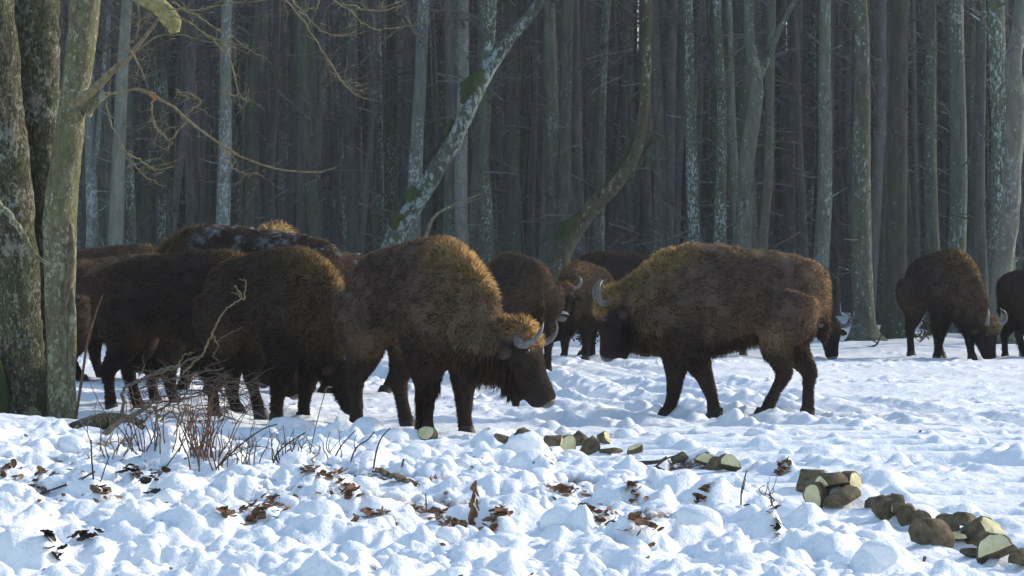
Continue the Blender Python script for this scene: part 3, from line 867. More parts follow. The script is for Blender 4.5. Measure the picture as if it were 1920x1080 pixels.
# ------------------------------------------------------------------ bison
def loft(mb, stations, k=22):
    """stations: centre, side axis, up axis, half width, half height up, half height down, exponent"""
    rings = []
    ang = np.arange(k) / k * 2 * math.pi
    for c, sv, uv, w, hu, hd, e in stations:
        ca, sa = np.cos(ang), np.sin(ang)
        xx = np.sign(ca) * np.abs(ca) ** (2 / e) * w
        zz = np.sign(sa) * np.abs(sa) ** (2 / e)
        zz = np.where(zz > 0, zz * hu, zz * hd)
        pin = np.where(sa > 0, 1 - .28 * np.abs(sa) ** 2, 1)
        rings.append(np.asarray(c) + (xx * pin)[:, None] * np.asarray(sv) + zz[:, None] * np.asarray(uv))
    n = len(rings); V = np.vstack(rings + [np.asarray(stations[0][0])[None], np.asarray(stations[-1][0])[None]])
    i, j = np.meshgrid(np.arange(n - 1), np.arange(k), indexing='ij')
    a = (i * k + j).ravel(); b = (i * k + (j + 1) % k).ravel()
    Q = np.stack([a, a + k, b + k, b], 1)
    jj = np.arange(k); jn = (jj + 1) % k; m = n * k
    T = np.vstack([np.stack([np.full(k, m), jj, jn], 1), np.stack([np.full(k, m + 1), (n - 1) * k + jn, (n - 1) * k + jj], 1)])
    mb.add(V, Q, T)

def ell(mb, c, r, rot=None):
    W = IV3 * np.asarray(r)
    if rot is not None: W = W @ np.array(rot).T
    mb.add(W + np.asarray(c), (), IT3)

TORSO = [(-.95, 1.33, 1.06, .10), (-.89, 1.43, .94, .18), (-.78, 1.50, .86, .245), (-.60, 1.55, .84, .26), (-.40, 1.575, .80, .28), (-.15, 1.60, .735, .325),
         (.08, 1.635, .67, .345), (.28, 1.645, .62, .345), (.46, 1.61, .58, .32), (.62, 1.54, .58, .28), (.76, 1.42, .62, .235), (.88, 1.28, .72, .16)]

def bison(label, px, py_foot, heading, scale=1.0, poll=(1.10, 1.12), pitch=-84, hyaw=0, legs=(.14, -.30, .30, -.05), nfur=30000, tone=1.0, warm=1.0, fringe=1.0, horn=None,
          group='bison of the herd', dust=0.0, depth=None, muzzle=None, side_y=0.0, zoff=-.035, horns=True, seed=1, voxel=.026, legbend=(0, 0, 0, 0), hk=1.08, hf=.25):
    Rr = np.random.RandomState(seed)
    d = depth if depth else depth_of(py_foot)
    x0 = (px - 960) / F_PX * d
    root = empty('bison', (x0, d, zoff), math.radians(heading)); root.scale = (scale,) * 3
    mb = MB()
    # torso
    st = []
    for x, zt, zb, w in TORSO:
        c = (zt * .46 + zb * .54)
        st.append(((x, 0, c), (0, -1, 0), (0, 0, 1), w, zt - c, c - zb, 2.15))
    loft(mb, st, 26)
    # neck
    hp = math.radians(pitch); hy = math.radians(hyaw)
    u = np.array([math.cos(hp) * math.cos(hy), math.cos(hp) * math.sin(hy), math.sin(hp)])
    nn = np.array([-math.sin(hp) * math.cos(hy), -math.sin(hp) * math.sin(hy), math.cos(hp)])
    sv = np.cross(nn, u)                                       # points to the animal's left
    if sv[1] < 0 and abs(hyaw) < 90: sv = -sv
    pc = np.array([poll[0], side_y, poll[1]])
    hb = pc + u * .05 - nn * .10                               # centre of the head's back
    p0 = np.array([.45, 0, 1.06]); p1 = np.array([.78, 0, 1.06 if poll[1] > .9 else .98]); p3 = hb; p2 = hb - nn * .22 - u * .05
    st = []
    for t in np.linspace(0, 1, 9):
        c = (1 - t) ** 3 * p0 + 3 * (1 - t) ** 2 * t * p1 + 3 * (1 - t) * t * t * p2 + t ** 3 * p3
        g = 3 * (1 - t) ** 2 * (p1 - p0) + 6 * (1 - t) * t * (p2 - p1) + 3 * t * t * (p3 - p2)
        g /= np.linalg.norm(g)
        s_ = np.cross([0, 0, 1.0], g); s_ /= np.linalg.norm(s_); up = np.cross(g, s_)
        f = t ** .9
        st.append((c, -s_, up, .30 * (1 - f) + .155 * f, .52 * (1 - f) + .17 * f, .48 * (1 - f) + .22 * f, 2.1))
    loft(mb, st, 22)
    # head
    hs = [(-.06, .07, .06, .07), (-.02, .12, .10, .13), (.06, .155, .125, .165), (.15, .160, .115, .19), (.25, .130, .090, .20), (.34, .110, .075, .175), (.42, .100, .068, .14), (.47, .108, .074, .125), (.51, .100, .070, .11), (.535, .06, .04, .06)]
    st = []
    for s, w, hu, hd in hs:
        st.append((pc + u * s * hk - nn * .02, -sv, nn, w * hk, hu * hk, hd * hk, 2.3))
    loft(mb, st, 20)
    for sg in (-1, 1):                                           # brow over the eye
        ell(mb, pc + u * .17 + sv * sg * .135 + nn * .02, (.045, .04, .045))
    # beard core under the jaw
    bt = pc + u * .30 - nn * .17
    st = []
    for t in np.linspace(0, 1, 6):
        c = bt + np.array([0, 0, -.26 * t]) + u * .02 * t
        st.append((c, sv, np.cross([0, 0, -1.0], sv), .085 * (1 - .75 * t), .11 * (1 - .7 * t), .11 * (1 - .7 * t), 2))
    if poll[1] > .75: loft(mb, st, 12)
    # legs
    feet = []
    def leg(front, sg, sw, bend):
        y = .17 * sg if front else .16 * sg
        if front:
            pts = [(.46, y * 1.15, 1.10), (.45, y * 1.20, .86), (.44, y * 1.08, .66), (.43, y, .44), (.425, y, .36), (.43, y, .17), (.45, y, .10), (.47, y, .0)]
            rad = [.215, .225, .170, .100, .084, .059, .066, .070]
            z0 = 1.0
        else:
            pts = [(-.62, y, 1.15), (-.60, y * 1.25, .92), (-.55, y * 1.15, .74), (-.66, y, .54), (-.735, y, .43), (-.705, y, .28), (-.685, y, .12), (-.66, y, .0)]
            rad = [.25, .245, .175, .104, .080, .056, .063, .070]
            z0 = 1.05
        pp = []
        for (a, b, c) in pts:
            f = max(0, (z0 - c) / z0)
            bb = bend * math.exp(-((c - .42) / .2) ** 2)
            pp.append((a + sw * f + bb, b, c))
        P_ = catmull(pp, 26)
        mb.tube(P_, np.interp(np.linspace(0, 1, 26), np.linspace(0, 1, len(rad)), rad), 16)
        feet.append((pp[-1], front))
    for (front, sg), sw, bd in zip(((True, 1), (True, -1), (False, 1), (False, -1)), legs, legbend): leg(front, sg, sw, bd)
    # tail
    tl = catmull([(-.92, 0, 1.36), (-.955, .01, 1.25), (-.955, .02, 1.05), (-.935, .0, .85), (-.93, 0, .74)], 14)
    mb.tube(tl, [.035, .03, .026, .034, .030], 8)
    for sg in ():                                                # (ears are parts of their own, below)
        e0 = pc + u * .07 + sv * sg * .14 - nn * .10; e1 = e0 + sv * sg * .17 - nn * .05 + u * .02
        mb.tube(catmull([e0, (e0 + e1) / 2, e1], 6), [.040, .055, .025], 8)
    tmp = mb.build('tmp', M['hide'])
    md = tmp.modifiers.new('r', 'REMESH'); md.mode = 'VOXEL'; md.voxel_size = voxel; md.use_smooth_shade = True
    ms = tmp.modifiers.new('s', 'SMOOTH'); ms.iterations = 11; ms.factor = .6
    dg = bpy.context.evaluated_depsgraph_get()
    body_me = bpy.data.meshes.new_from_object(tmp.evaluated_get(dg))
    oldm = tmp.data; bpy.data.objects.remove(tmp); bpy.data.meshes.remove(oldm)
    body_me.name = 'body'
    nv = len(body_me.vertices)
    co = np.empty(nv * 3, np.float32); body_me.vertices.foreach_get('co', co); co = co.reshape(-1, 3).astype(float)
    nr = np.empty(nv * 3, np.float32); body_me.vertices.foreach_get('normal', nr); nr = nr.reshape(-1, 3).astype(float)
    lump = fbm(co[:, 0] * 4 + seed, co[:, 1] * 4, co[:, 2] * 4, 3, 3)
    co2 = co + nr * (.014 * lump)[:, None] * smooth(co[:, 2], .4, .7)[:, None]
    body_me.vertices.foreach_set('co', co2.astype(np.float32).ravel())

    def fields(p, n):
        rel = p - pc; s = rel @ u; q = rel @ nn; v = rel @ sv
        head = smooth(s, -.12, .02) * (1 - smooth(np.sqrt(v ** 2 + q ** 2), .19, .25)) * (1 - smooth(s, .60, .66))
        head = head * smooth(q, -.30, -.20)
        forehead = head * smooth(q, .0, .06) * (1 - smooth(s, .12, .24)) + smooth(-np.sqrt(rel[:, 0] ** 2 + rel[:, 1] ** 2 + rel[:, 2] ** 2), -.22, -.12) * smooth(n[:, 2], -.2, .3)
        forehead = np.clip(forehead, 0, 1)
        legm = (1 - smooth(p[:, 2], .50, .78)) * (1 - head)
        # the neck's top line and withers
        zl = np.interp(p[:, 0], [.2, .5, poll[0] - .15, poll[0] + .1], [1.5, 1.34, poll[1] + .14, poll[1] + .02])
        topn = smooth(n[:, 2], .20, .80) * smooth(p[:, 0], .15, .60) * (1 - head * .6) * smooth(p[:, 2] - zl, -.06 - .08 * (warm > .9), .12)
        neck = smooth(p[:, 0], .35, .75) * (1 - head) * smooth(p[:, 2], .45, .7)
        throat = smooth(p[:, 0], .50, .72) * (1 - smooth(p[:, 2], .62, .85)) * smooth(-n[:, 2], -.35, .25) * (1 - smooth(s, .30, .40)) * smooth(p[:, 2], .38, .5) if poll[1] > .75 else smooth(p[:, 0], .60, .85) * smooth(-n[:, 2], 0, .5) * (1 - head) * smooth(p[:, 2], .2, .35)
        beard = smooth(-q, .10, .16) * smooth(s, .05, .12) * (1 - smooth(s, .40, .48)) * (1 - smooth(np.abs(v), .12, .18))
        if poll[1] <= .75: beard = beard * .3
        rump = smooth(-p[:, 0], .55, .9) * smooth(p[:, 2], .75, 1.05)
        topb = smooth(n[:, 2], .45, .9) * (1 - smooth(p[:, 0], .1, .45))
        return head, forehead, legm, topn, neck, throat, beard, rump, topb, s

    def colour(p, n, jit):
        head, fore, legm, topn, neck, throat, beard, rump, topb, s = fields(p, n)
        c = np.tile(np.array([.082, .058, .047]), (len(p), 1))
        def mx(c, w, t):
            w = np.clip(w, 0, 1)
            return c * (1 - w[:, None]) + np.array(t) * w[:, None]
        med = fbm(p[:, 0] * 7 + seed, p[:, 1] * 7, p[:, 2] * 7, 3, 55)
        big = .30 * med + .7 * fbm(p[:, 0] * 1.6 + seed * 3, p[:, 1] * 1.6, p[:, 2] * 1.6, 3, 77)
        c = c * (1 + .35 * big)[:, None]
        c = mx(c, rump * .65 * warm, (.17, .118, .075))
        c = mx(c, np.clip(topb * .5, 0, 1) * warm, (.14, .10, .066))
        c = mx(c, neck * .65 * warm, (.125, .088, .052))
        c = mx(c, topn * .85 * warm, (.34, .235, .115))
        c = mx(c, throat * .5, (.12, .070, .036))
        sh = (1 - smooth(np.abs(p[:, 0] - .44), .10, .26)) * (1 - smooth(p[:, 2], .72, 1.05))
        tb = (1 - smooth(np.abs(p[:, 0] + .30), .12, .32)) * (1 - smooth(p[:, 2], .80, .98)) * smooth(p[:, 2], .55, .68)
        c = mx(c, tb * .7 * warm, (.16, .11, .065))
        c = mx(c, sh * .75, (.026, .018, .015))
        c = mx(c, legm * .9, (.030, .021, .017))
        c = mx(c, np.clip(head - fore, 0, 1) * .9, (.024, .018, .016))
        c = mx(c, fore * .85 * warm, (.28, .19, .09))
        c = mx(c, beard * .7, (.032, .021, .016))
        if dust > 0:
            dn = fbm(p[:, 0] * 9, p[:, 1] * 9, p[:, 2] * 9, 4, 5) + .35 * fbm(p[:, 0] * 2, p[:, 1] * 2, p[:, 2] * 2, 2, 8)
            dn = .6 * dn + .5 * fbm(p[:, 0] * 30, p[:, 1] * 30, p[:, 2] * 30, 2, 6)
            w = smooth(dn + .55 * dust, .40, .62) * smooth(n[:, 2], .25, .6) * (1 - smooth(p[:, 0], .35, .6))
            c = mx(c, w * .9, (.36, .38, .42))
        return c * tone * jit

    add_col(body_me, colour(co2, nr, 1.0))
    body = link('body', body_me, root)
    body_me.materials.clear(); body_me.materials.append(M['hide'])
    # fur: one blade of hair per sample, combed back and down
    body_me.calc_loop_triangles()
    nt_ = len(body_me.loop_triangles)
    tv = np.empty(nt_ * 3, np.int32); body_me.loop_triangles.foreach_get('vertices', tv); tv = tv.reshape(-1, 3)
    A, B, Cc = co2[tv[:, 0]], co2[tv[:, 1]], co2[tv[:, 2]]
    ar = np.linalg.norm(np.cross(B - A, Cc - A), axis=1)
    pick = Rr.choice(nt_, nfur, p=ar / ar.sum())
    r1, r2 = Rr.rand(nfur), Rr.rand(nfur); f = r1 + r2 > 1; r1[f] = 1 - r1[f]; r2[f] = 1 - r2[f]
    p = A[pick] + (B[pick] - A[pick]) * r1[:, None] + (Cc[pick] - A[pick]) * r2[:, None]
    n = nr[tv[pick, 0]] * (1 - r1 - r2)[:, None] + nr[tv[pick, 1]] * r1[:, None] + nr[tv[pick, 2]] * r2[:, None]
    n /= np.linalg.norm(n, axis=1)[:, None] + 1e-9
    head, fore, legm, topn, neck, throat, beard, rump, topb, s = fields(p, n)
    keep = (p[:, 2] > .09) & (s < .52 + 0 * s) | (head < .2) & (p[:, 2] > .09)
    L = .031 + 0 * s
    L = L * (1 - .30 * legm) + neck * .008 + topn * .026 + throat * .040 * fringe + np.clip(beard, 0, 1) * .085
    L = L * (1 - .45 * np.clip(head - fore - beard, 0, 1)) + fore * .020
    tailtip = (p[:, 0] < -.90) & (p[:, 2] < .92) & (p[:, 2] > .62)
    L = np.where(tailtip, .06, L)
    fl = smooth(p[:, 0], .2, .4) * (1 - smooth(p[:, 0], .55, .62)) * smooth(-(p[:, 0]), -.45, -.30) * smooth(p[:, 2], .35, .45) * (1 - smooth(p[:, 2], .55, .65))
    L += .02 * fl
    L *= Rr.uniform(.6, 1.25, nfur)
    comb = np.tile(np.array([-.75, 0, -.55]), (nfur, 1))
    clump = np.stack([fbm(p[:, 0] * 11 + 10 * k, p[:, 1] * 11, p[:, 2] * 11, 3, 90 + k) for k in range(3)], 1) * 1.25
    hang = np.clip(throat + beard * 1.5 + tailtip * 1.0 + fl, 0, 1)
    lift = (.60 + .75 * topn + .8 * fore + .2 * neck) * (1 - .6 * hang)
    D = n * lift[:, None] + comb * (1 - .4 * topn)[:, None] * .75 + clump * .95 + Rr.normal(0, .22, (nfur, 3))
    D[:, 2] -= hang * 1.9
    D -= n * np.minimum((D * n).sum(1), 0)[:, None] * .9
    D /= np.linalg.norm(D, axis=1)[:, None]
    bent = D + np.array([-.15, 0, -.55]) * (.35 + .6 * hang)[:, None]; bent /= np.linalg.norm(bent, axis=1)[:, None]
    W = np.cross(D, Rr.normal(0, 1, (nfur, 3))); W /= np.linalg.norm(W, axis=1)[:, None] + 1e-9
    wd = (.0042 + .0 * L) * Rr.uniform(.7, 1.3, nfur) * (1 + .0 * hang) * (60000 / nfur) ** .35
    base = p - n * .004
    mid = base + D * (L * .5)[:, None]; tip = mid + bent * (L * .55)[:, None]
    jit = (Rr.uniform(.55, 1.55, (nfur, 1))) * (1 + .40 * clump[:, :1])
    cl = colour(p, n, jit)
    longm = (L > .06)
    idx = np.where(keep & ~longm)[0]; idl = np.where(keep & longm)[0]
    V1 = np.stack([base[idx] - W[idx] * wd[idx, None], base[idx] + W[idx] * wd[idx, None], tip[idx]], 1).reshape(-1, 3)
    T1 = np.arange(len(idx) * 3).reshape(-1, 3)
    V2 = np.stack([base[idl] - W[idl] * wd[idl, None], base[idl] + W[idl] * wd[idl, None], mid[idl] + W[idl] * wd[idl, None] * .8, mid[idl] - W[idl] * wd[idl, None] * .8, tip[idl]], 1).reshape(-1, 3)
    b = np.arange(len(idl)) * 5 + len(V1)
    T2 = np.vstack([np.stack([b, b + 1, b + 2], 1), np.stack([b, b + 2, b + 3], 1), np.stack([b + 3, b + 2, b + 4], 1)]) if len(idl) else np.zeros((0, 3), int)
    fme = mesh_np('fur', np.vstack([V1, V2]), np.vstack([T1, T2]), None, [M['fur']], True)
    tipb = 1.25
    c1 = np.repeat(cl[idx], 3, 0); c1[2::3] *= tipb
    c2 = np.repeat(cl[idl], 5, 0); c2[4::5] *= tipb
    if len(fme.vertices) == len(V1) + len(V2):
        add_col(fme, np.vstack([c1, c2]))
        nrm = n * 1.0 + Rr.normal(0, .45, (nfur, 3)) + D * .5; nrm /= np.linalg.norm(nrm, axis=1)[:, None]
        VN = np.vstack([np.repeat(nrm[idx], 3, 0), np.repeat(nrm[idl], 5, 0)])
        fme.normals_split_custom_set_from_vertices(VN.tolist())
    fo = link('fur', fme, root); fo['kind'] = 'stuff'
    # horns, eyes, nose, hooves
    for sg in (-1, 1):
        if horns:
            hpnt = [(.04, .11, .02), (.055, .205, .06), (.025, .27, .105), (-.05, .285, .125), (-.12, .25, .115), (-.165, .185, .08)]
            if horn: hpnt = horn
            W_ = [pc + u * a + sv * sg * b + nn * c for a, b, c in hpnt]
            hb_ = MB(); hb_.tube(catmull(W_, 20), [.036, .033, .028, .022, .014, .004], 12, True, .05, 3, 6)
            hb_.build('horn', M['horn'], root)
        ear = MB(); e0 = pc + u * .11 + sv * sg * .15 - nn * .08; ed = sv * sg * .80 - nn * .30 + u * .30; ed = ed / np.linalg.norm(ed)
        ear.tube(catmull([e0, e0 + ed * .06, e0 + ed * .12, e0 + ed * .17, e0 + ed * .195], 12), [.022, .038, .044, .028, .006], 12, True, .12, 5, 8)
        eo = ear.build('ear', M['hide'], root); add_col(eo.data, np.tile(np.array([.060, .042, .033]) * tone, (len(eo.data.vertices), 1)))
        eb = MB(); ell(eb, pc + u * .20 + sv * sg * .176 + nn * .035, (.022, .022, .022)); eb.build('eye', M['eye'], root)
    mz = MB(); ell(mz, (0, 0, 0), (.078, .05, .065), None)
    Wm = np.vstack(mz.V)
    Wm = pc + u * .515 * hk + nn * -.02 + Wm[:, 0:1] * sv + Wm[:, 1:2] * u + Wm[:, 2:3] * nn
    mz.V = [Wm]; mo = mz.build('nose', M['muzzle'], root)
    if muzzle:
        mz = MB(); ell(mz, (0, 0, 0), (.108, .035, .11), None); Wm = np.vstack(mz.V)
        mz.V = [pc + u * .455 * hk + nn * -.02 + Wm[:, 0:1] * sv + Wm[:, 1:2] * u + Wm[:, 2:3] * nn]
        mz.build('pale_muzzle_band', M['pale_muzzle'], root)
    for fp, front in feet:
        hb_ = MB(); x, y, z = fp
        hb_.tube([(x - .02, y, .10), (x - .01, y, .06), (x + .01, y, .0), (x + .01, y, -.03)], [.060, .072, .080, .080], 14)
        hb_.build('hoof', M['hoof'], root)
    tag(root, label, 'bison', group)
    return root
GB = 'bison of the herd in the snowy clearing'
#      label, px, foot py, heading...
bison('front bison with lowered head and lit golden mane, largest in the middle', 786, 811, -57, 1.04, poll=(1.10, .90), pitch=-66, horn=[(.04, .11, .0), (.11, .20, .0), (.155, .265, .06), (.15, .285, .15), (.10, .25, .225), (.04, .20, .26)], hyaw=42, side_y=.26, hf=1.0, legs=(.0, -.05, .22, -.08), nfur=100000, group=GB, seed=1, voxel=.022, tone=1.3, warm=1.1, hk=1.2)
bison('walking bison with tawny rump and mane facing left, alone at the right', 1362, 777, 182, 1.02, poll=(1.10, 1.13), pitch=-86, hyaw=0, legs=(.12, -.38, .35, -.12), nfur=100000, group=GB, seed=2, voxel=.022, tone=1.45, warm=1.35, fringe=2.4)
bison('dark bison with head down to the snow, tail side behind the front bison', 515, 784, -47, 1.0, poll=(1.0, .68), pitch=-84, hyaw=22, side_y=.10, legs=(-.25, -.22, .25, -.05), nfur=70000, group=GB, seed=3, tone=.74, warm=1.0)
bison('blackish bison seen from its rump, third from the front at the left', 350, 770, -8, .99, poll=(1.02, .75), pitch=-80, legs=(0, .1, .15, -.05), nfur=60000, group=GB, seed=4, tone=.60, warm=.9)
bison('dark bison half hidden behind the big near tree trunk', 225, 758, 28, .97, poll=(1.02, .75), pitch=-80, legs=(0, .1, .1, -.1), nfur=40000, group=GB, seed=5, tone=1.0, warm=.9)
bison('bison with white snow dusted over its dark back, behind the left group', 455, 738, 172, 1.17, poll=(1.05, .80), pitch=-80, legs=(.1, -.1, .1, -.1), nfur=60000, group=GB, seed=6, tone=.62, warm=.6, dust=.60)
bison('bison of which only a tan hump shows above the snow-dusted back', 528, 712, 266, 1.22, poll=(1.05, .85), pitch=-80, nfur=20000, group=GB, seed=7, tone=1.3)
bison('dark bison whose back shows between the second bison and the front one', 655, 735, -150, .99, poll=(1.0, .7), pitch=-80, nfur=35000, group=GB, seed=8, tone=.9, dust=.3)
bison('bison with a dark rounded back beyond the left group, next to the reddish one', 215, 715, 10, 1.05, poll=(1.0, .7), pitch=-80, nfur=25000, group=GB, seed=9, tone=.7)
bison('bison with a reddish back peeping past the big near tree', 100, 712, 10, 1.0, poll=(1.0, .7), pitch=-80, nfur=20000, group=GB, seed=10, tone=1.3)
bison('bison turned tail to the camera, right behind the head of the front bison', 968, 690, 112, 1.0, poll=(1.0, .9), pitch=-70, legs=(0, .1, .05, -.05), nfur=40000, group=GB, seed=11, tone=.72, warm=.8)
bison('bison with pale muzzle and curved horn looking at the camera', 1098, 668, -112, .93, poll=(1.0, 1.22), pitch=-62, hyaw=14, legs=(0, .1, .05, -.05), nfur=35000, group=GB, seed=12, tone=.62, muzzle=True, depth=42.0)
bison('dark bison standing behind the horn of the right walking bison', 1168, 664, 172, 1.03, poll=(1.0, .8), pitch=-75, nfur=30000, group=GB, seed=13, tone=.55, warm=.4, depth=43.5)
bison('grazing bison with horns spread, only its head showing past the tawny rump', 1458, 664, -58, .95, poll=(1.05, .60), pitch=-84, hyaw=-15, side_y=.28, nfur=30000, group=GB, seed=14, tone=.55, warm=.5, depth=43.0)
bison('grazing bison with dark humped shoulders, second from the right edge', 1768, 664, -72, 1.04, poll=(1.0, .60), pitch=-86, hyaw=35, side_y=.24, nfur=40000, group=GB, seed=15, tone=.75, warm=.6, depth=42.5)
bison('dark bison cut off by the right edge of the photo', 1975, 664, 4, .90, poll=(1.0, .8), pitch=-78, legs=(.1, -.1, -.12, .16), nfur=25000, group=GB, seed=16, tone=.55, warm=.4, depth=42.5)

# ------------------------------------------------------------------ cut wood chunks along the edge of the track
def chunk(px, py, w, az, kind='round', ln=1.0, tilt=0, pale=(True, True), label='', sink=.6, roll=0, seed=0):
    """px, py: where its foot sits in the photograph; w: thickness in photo pixels"""
    g = hit(px, py - 3); d = g.y; r = w * 1.15 / F_PX * d / 2
    R = np.random.RandomState(int(px) * 7 + seed)
    if 140 <= az <= 200 and not any(pale): az += 62
    t = empty('wood_chunk', (g.x, g.y, gh(g.x, g.y) + r * (1 - sink)))
    n = 20; ang = np.arange(n) / n * 2 * math.pi
    tilt += R.uniform(-14, 14); az += R.uniform(-14, 14); roll = R.uniform(-25, 25)
    rr = 1 + .10 * np.sin(ang * 2 + R.uniform(0, 6)) + .07 * np.sin(ang * 3 + R.uniform(0, 6)) + R.uniform(-.04, .04, n)
    xs, zs = np.cos(ang) * rr, np.sin(ang) * rr
    if kind == 'half': zs = np.maximum(zs, -.12 + .05 * R.rand(n))
    if kind == 'wedge': zs = np.where(xs > .15, zs * .55, zs); xs = np.minimum(xs, .5); 
    if kind == 'slab': zs = zs * .35
    L = r * .9 * ln
    ts = (-1, -.86, 0, .86, 1); V = []
    cut = R.uniform(-.25, .25, 2)
    for q in ts:
        y = q * L
        sh_ = 1 - .06 * abs(q)
        ring = np.stack([xs * r, np.full(n, y) + (xs * cut[0] + zs * cut[1]) * r * abs(q), zs * r], 1) * (1 + .03 * R.randn(n, 1)) * np.array([[1 - .13 * (abs(q) == 1), 1, 1 - .13 * (abs(q) == 1)]])
        V.append(ring)
    V = np.vstack(V)
    i, j = np.meshgrid(np.arange(4), np.arange(n), indexing='ij'); a = (i * n + j).ravel(); b = (i * n + (j + 1) % n).ravel()
    rot = (Matrix.Rotation(math.radians(az - 90), 3, 'Z') @ Matrix.Rotation(math.radians(tilt), 3, 'X') @ Matrix.Rotation(math.radians(roll), 3, 'Y'))
    rm = np.array(rot)
    link('bark', mesh_np('bark', V @ rm.T, None, np.stack([a, a + n, b + n, b], 1)[:, ::-1], [M['log_bark']]), t)
    for e, (o0, sg) in enumerate(((0, -1), (4 * n, 1))):
        ring = V[o0:o0 + n]; c = ring.mean(0)
        V2 = np.vstack([ring, c + (ring - c) * .55 + np.array([0, sg * r * .06, 0]), c[None] + np.array([0, sg * r * .09, 0])])
        jj = np.arange(n); jn = (jj + 1) % n
        Q_ = np.stack([jj, jn, jn + n, jj + n], 1); T_ = np.stack([jj + n, jn + n, np.full(n, 2 * n)], 1)
        if sg > 0: Q_, T_ = Q_[:, ::-1], T_[:, ::-1]
        link('cut_face', mesh_np('cut_face', V2 @ rm.T, T_, Q_, [M['cut_wood'] if pale[e] else M['log_bark']], False), t)
    tag(t, label, 'cut wood', 'chunks of cut wood lying in rows on the snow')
CH = [
 (1521, 922, 44, 170, 'round', 1.0, 0, (0, 1), 'short log with pale end facing left, upper left end of the right-hand row'),
 (1562, 925, 42, 200, 'half', 1.1, 8, (1, 1), 'dark split piece lying against the short log that begins the row'),
 (1594, 914, 34, -40, 'round', .8, 0, (0, 1), 'pale-ended piece pointing right, furthest back of the first heap'),
 (1533, 946, 42, -110, 'round', .9, 5, (0, 1), 'piece with broad pale cut face, lowest of the first heap'),
 (1580, 952, 44, 185, 'half', 1.3, 0, (0, 0), 'dark arched bark piece in front of the first heap'),
 (1634, 955, 26, -60, 'wedge', 1.0, 20, (1, 1), 'thin pale wedge between the first heap and the round brown log'),
 (1662, 968, 46, -70, 'round', .7, 0, (0, 0), 'round brown log seen end on, middle of the right-hand row'),
 (1682, 966, 40, -20, 'half', .6, 10, (1, 1), 'pale slice leaning on the right side of the round brown log'),
 (1699, 985, 34, -90, 'round', .9, 0, (0, 0), 'small dark round piece just below the round brown log'),
 (1722, 988, 32, -60, 'half', 1.0, 15, (0, 0), 'reddish brown half piece beside the small dark round one'),
 (1746, 1015, 50, 150, 'round', 1.1, 0, (0, 0), 'largest rough brown hump in the lower part of the row'),
 (1776, 996, 36, -80, 'round', .8, 0, (0, 0), 'dark round piece standing apart behind the brown hump'),
 (1804, 996, 40, 170, 'half', 1.1, 0, (0, 0), 'speckled arched piece right behind the curled shell'),
 (1794, 1018, 34, -100, 'slab', 1.2, 12, (1, 1), 'curled shell of bark with a pale rim'),
 (1834, 1020, 58, -50, 'wedge', 1.0, 35, (1, 1), 'tall wedge with pale triangular face in the lower part of the row'),
 (1869, 1056, 66, -100, 'half', .6, 25, (0, 1), 'biggest pale cut face, lowest piece of the row'),
 (1828, 1050, 36, 170, 'slab', 1.2, 5, (0, 0), 'dark flat piece half under the biggest pale cut face'),
 (1913, 1066, 36, 170, 'half', .9, 0, (0, 0), 'dark chunk at the right edge below the row'),
 (955, 838, 34, 160, 'slab', 1.3, 20, (0, 0), 'thin dark slab leaning up, leftmost of the middle row'),
 (982, 834, 30, -60, 'half', .7, 0, (0, 0), 'dark rounded piece touching the leaning slab'),
 (1034, 845, 30, 190, 'half', 1.1, 0, (1, 0), 'brown broken piece at the left of the pale disc'),
 (1060, 847, 34, -85, 'round', .6, 0, (0, 1), 'upright pale disc in the middle heap'),
 (1088, 838, 28, 150, 'wedge', 1.0, 25, (0, 0), 'pointed brown piece behind the dark disc'),
 (1108, 854, 34, -95, 'round', .5, 0, (0, 0), 'dark disc seen end on in the middle heap'),
 (1131, 834, 24, -30, 'wedge', .8, 20, (1, 1), 'small greenish wedge behind the middle heap'),
 (1145, 855, 26, -10, 'slab', 1.2, 10, (0, 0), 'dark flat wedge at the right end of the middle heap'),
 (1190, 856, 26, -95, 'slab', .7, 40, (1, 1), 'single pale green slice lying alone on the snow'),
 (1276, 872, 24, 20, 'half', 1.2, 15, (0, 0), 'brown curled piece at the end of the dark branch'),
 (1322, 880, 34, -95, 'half', .8, 15, (0, 1), 'pale capped piece, left one of the trio'),
 (1341, 884, 30, -85, 'round', .8, 0, (0, 0), 'brown knot in the centre of the trio'),
 (1362, 886, 36, -75, 'half', .9, 10, (0, 1), 'half-round piece, right one of the trio'),
 (802, 826, 30, -95, 'round', .8, 10, (1, 1), 'yellowish chunk beside the front hoof of the front bison'),
 (975, 1070, 1, 0, '', 1, 0, (0, 0), ''),
]
for q, c in enumerate(CH[:-1]): chunk(*c[:8], label=c[8], seed=q)

# ------------------------------------------------------------------ leaves on the snow
def leaf_mesh(seed, mat, size=.036):
    R = np.random.RandomState(seed); n = 9
    x = np.linspace(-1, 1, n); w = .12 + .42 * np.sqrt(np.clip(1 - x ** 2, 0, 1)) * (1 + .18 * np.sin(x * 9 + R.uniform(0, 3)))
    cx, cy = R.uniform(.3, .9), R.uniform(-.6, .8); V = []
    for sgn in (-1, 0, 1):
        for i in range(n):
            V.append((x[i] * size, sgn * w[i] * size, size * (cx * x[i] ** 2 * .5 + (abs(sgn) * w[i]) * cy + .08 * R.randn())))
    Q_ = [(r * n + i, r * n + i + 1, (r + 1) * n + i + 1, (r + 1) * n + i) for r in range(2) for i in range(n - 1)]
    return mesh_np('leaf', V, None, Q_, [M[mat]])
LM = {'leaf': [leaf_mesh(k, 'leaf') for k in range(6)], 'dark_leaf': [leaf_mesh(20 + k, 'dark_leaf') for k in range(4)]}
R = np.random.RandomState(77)
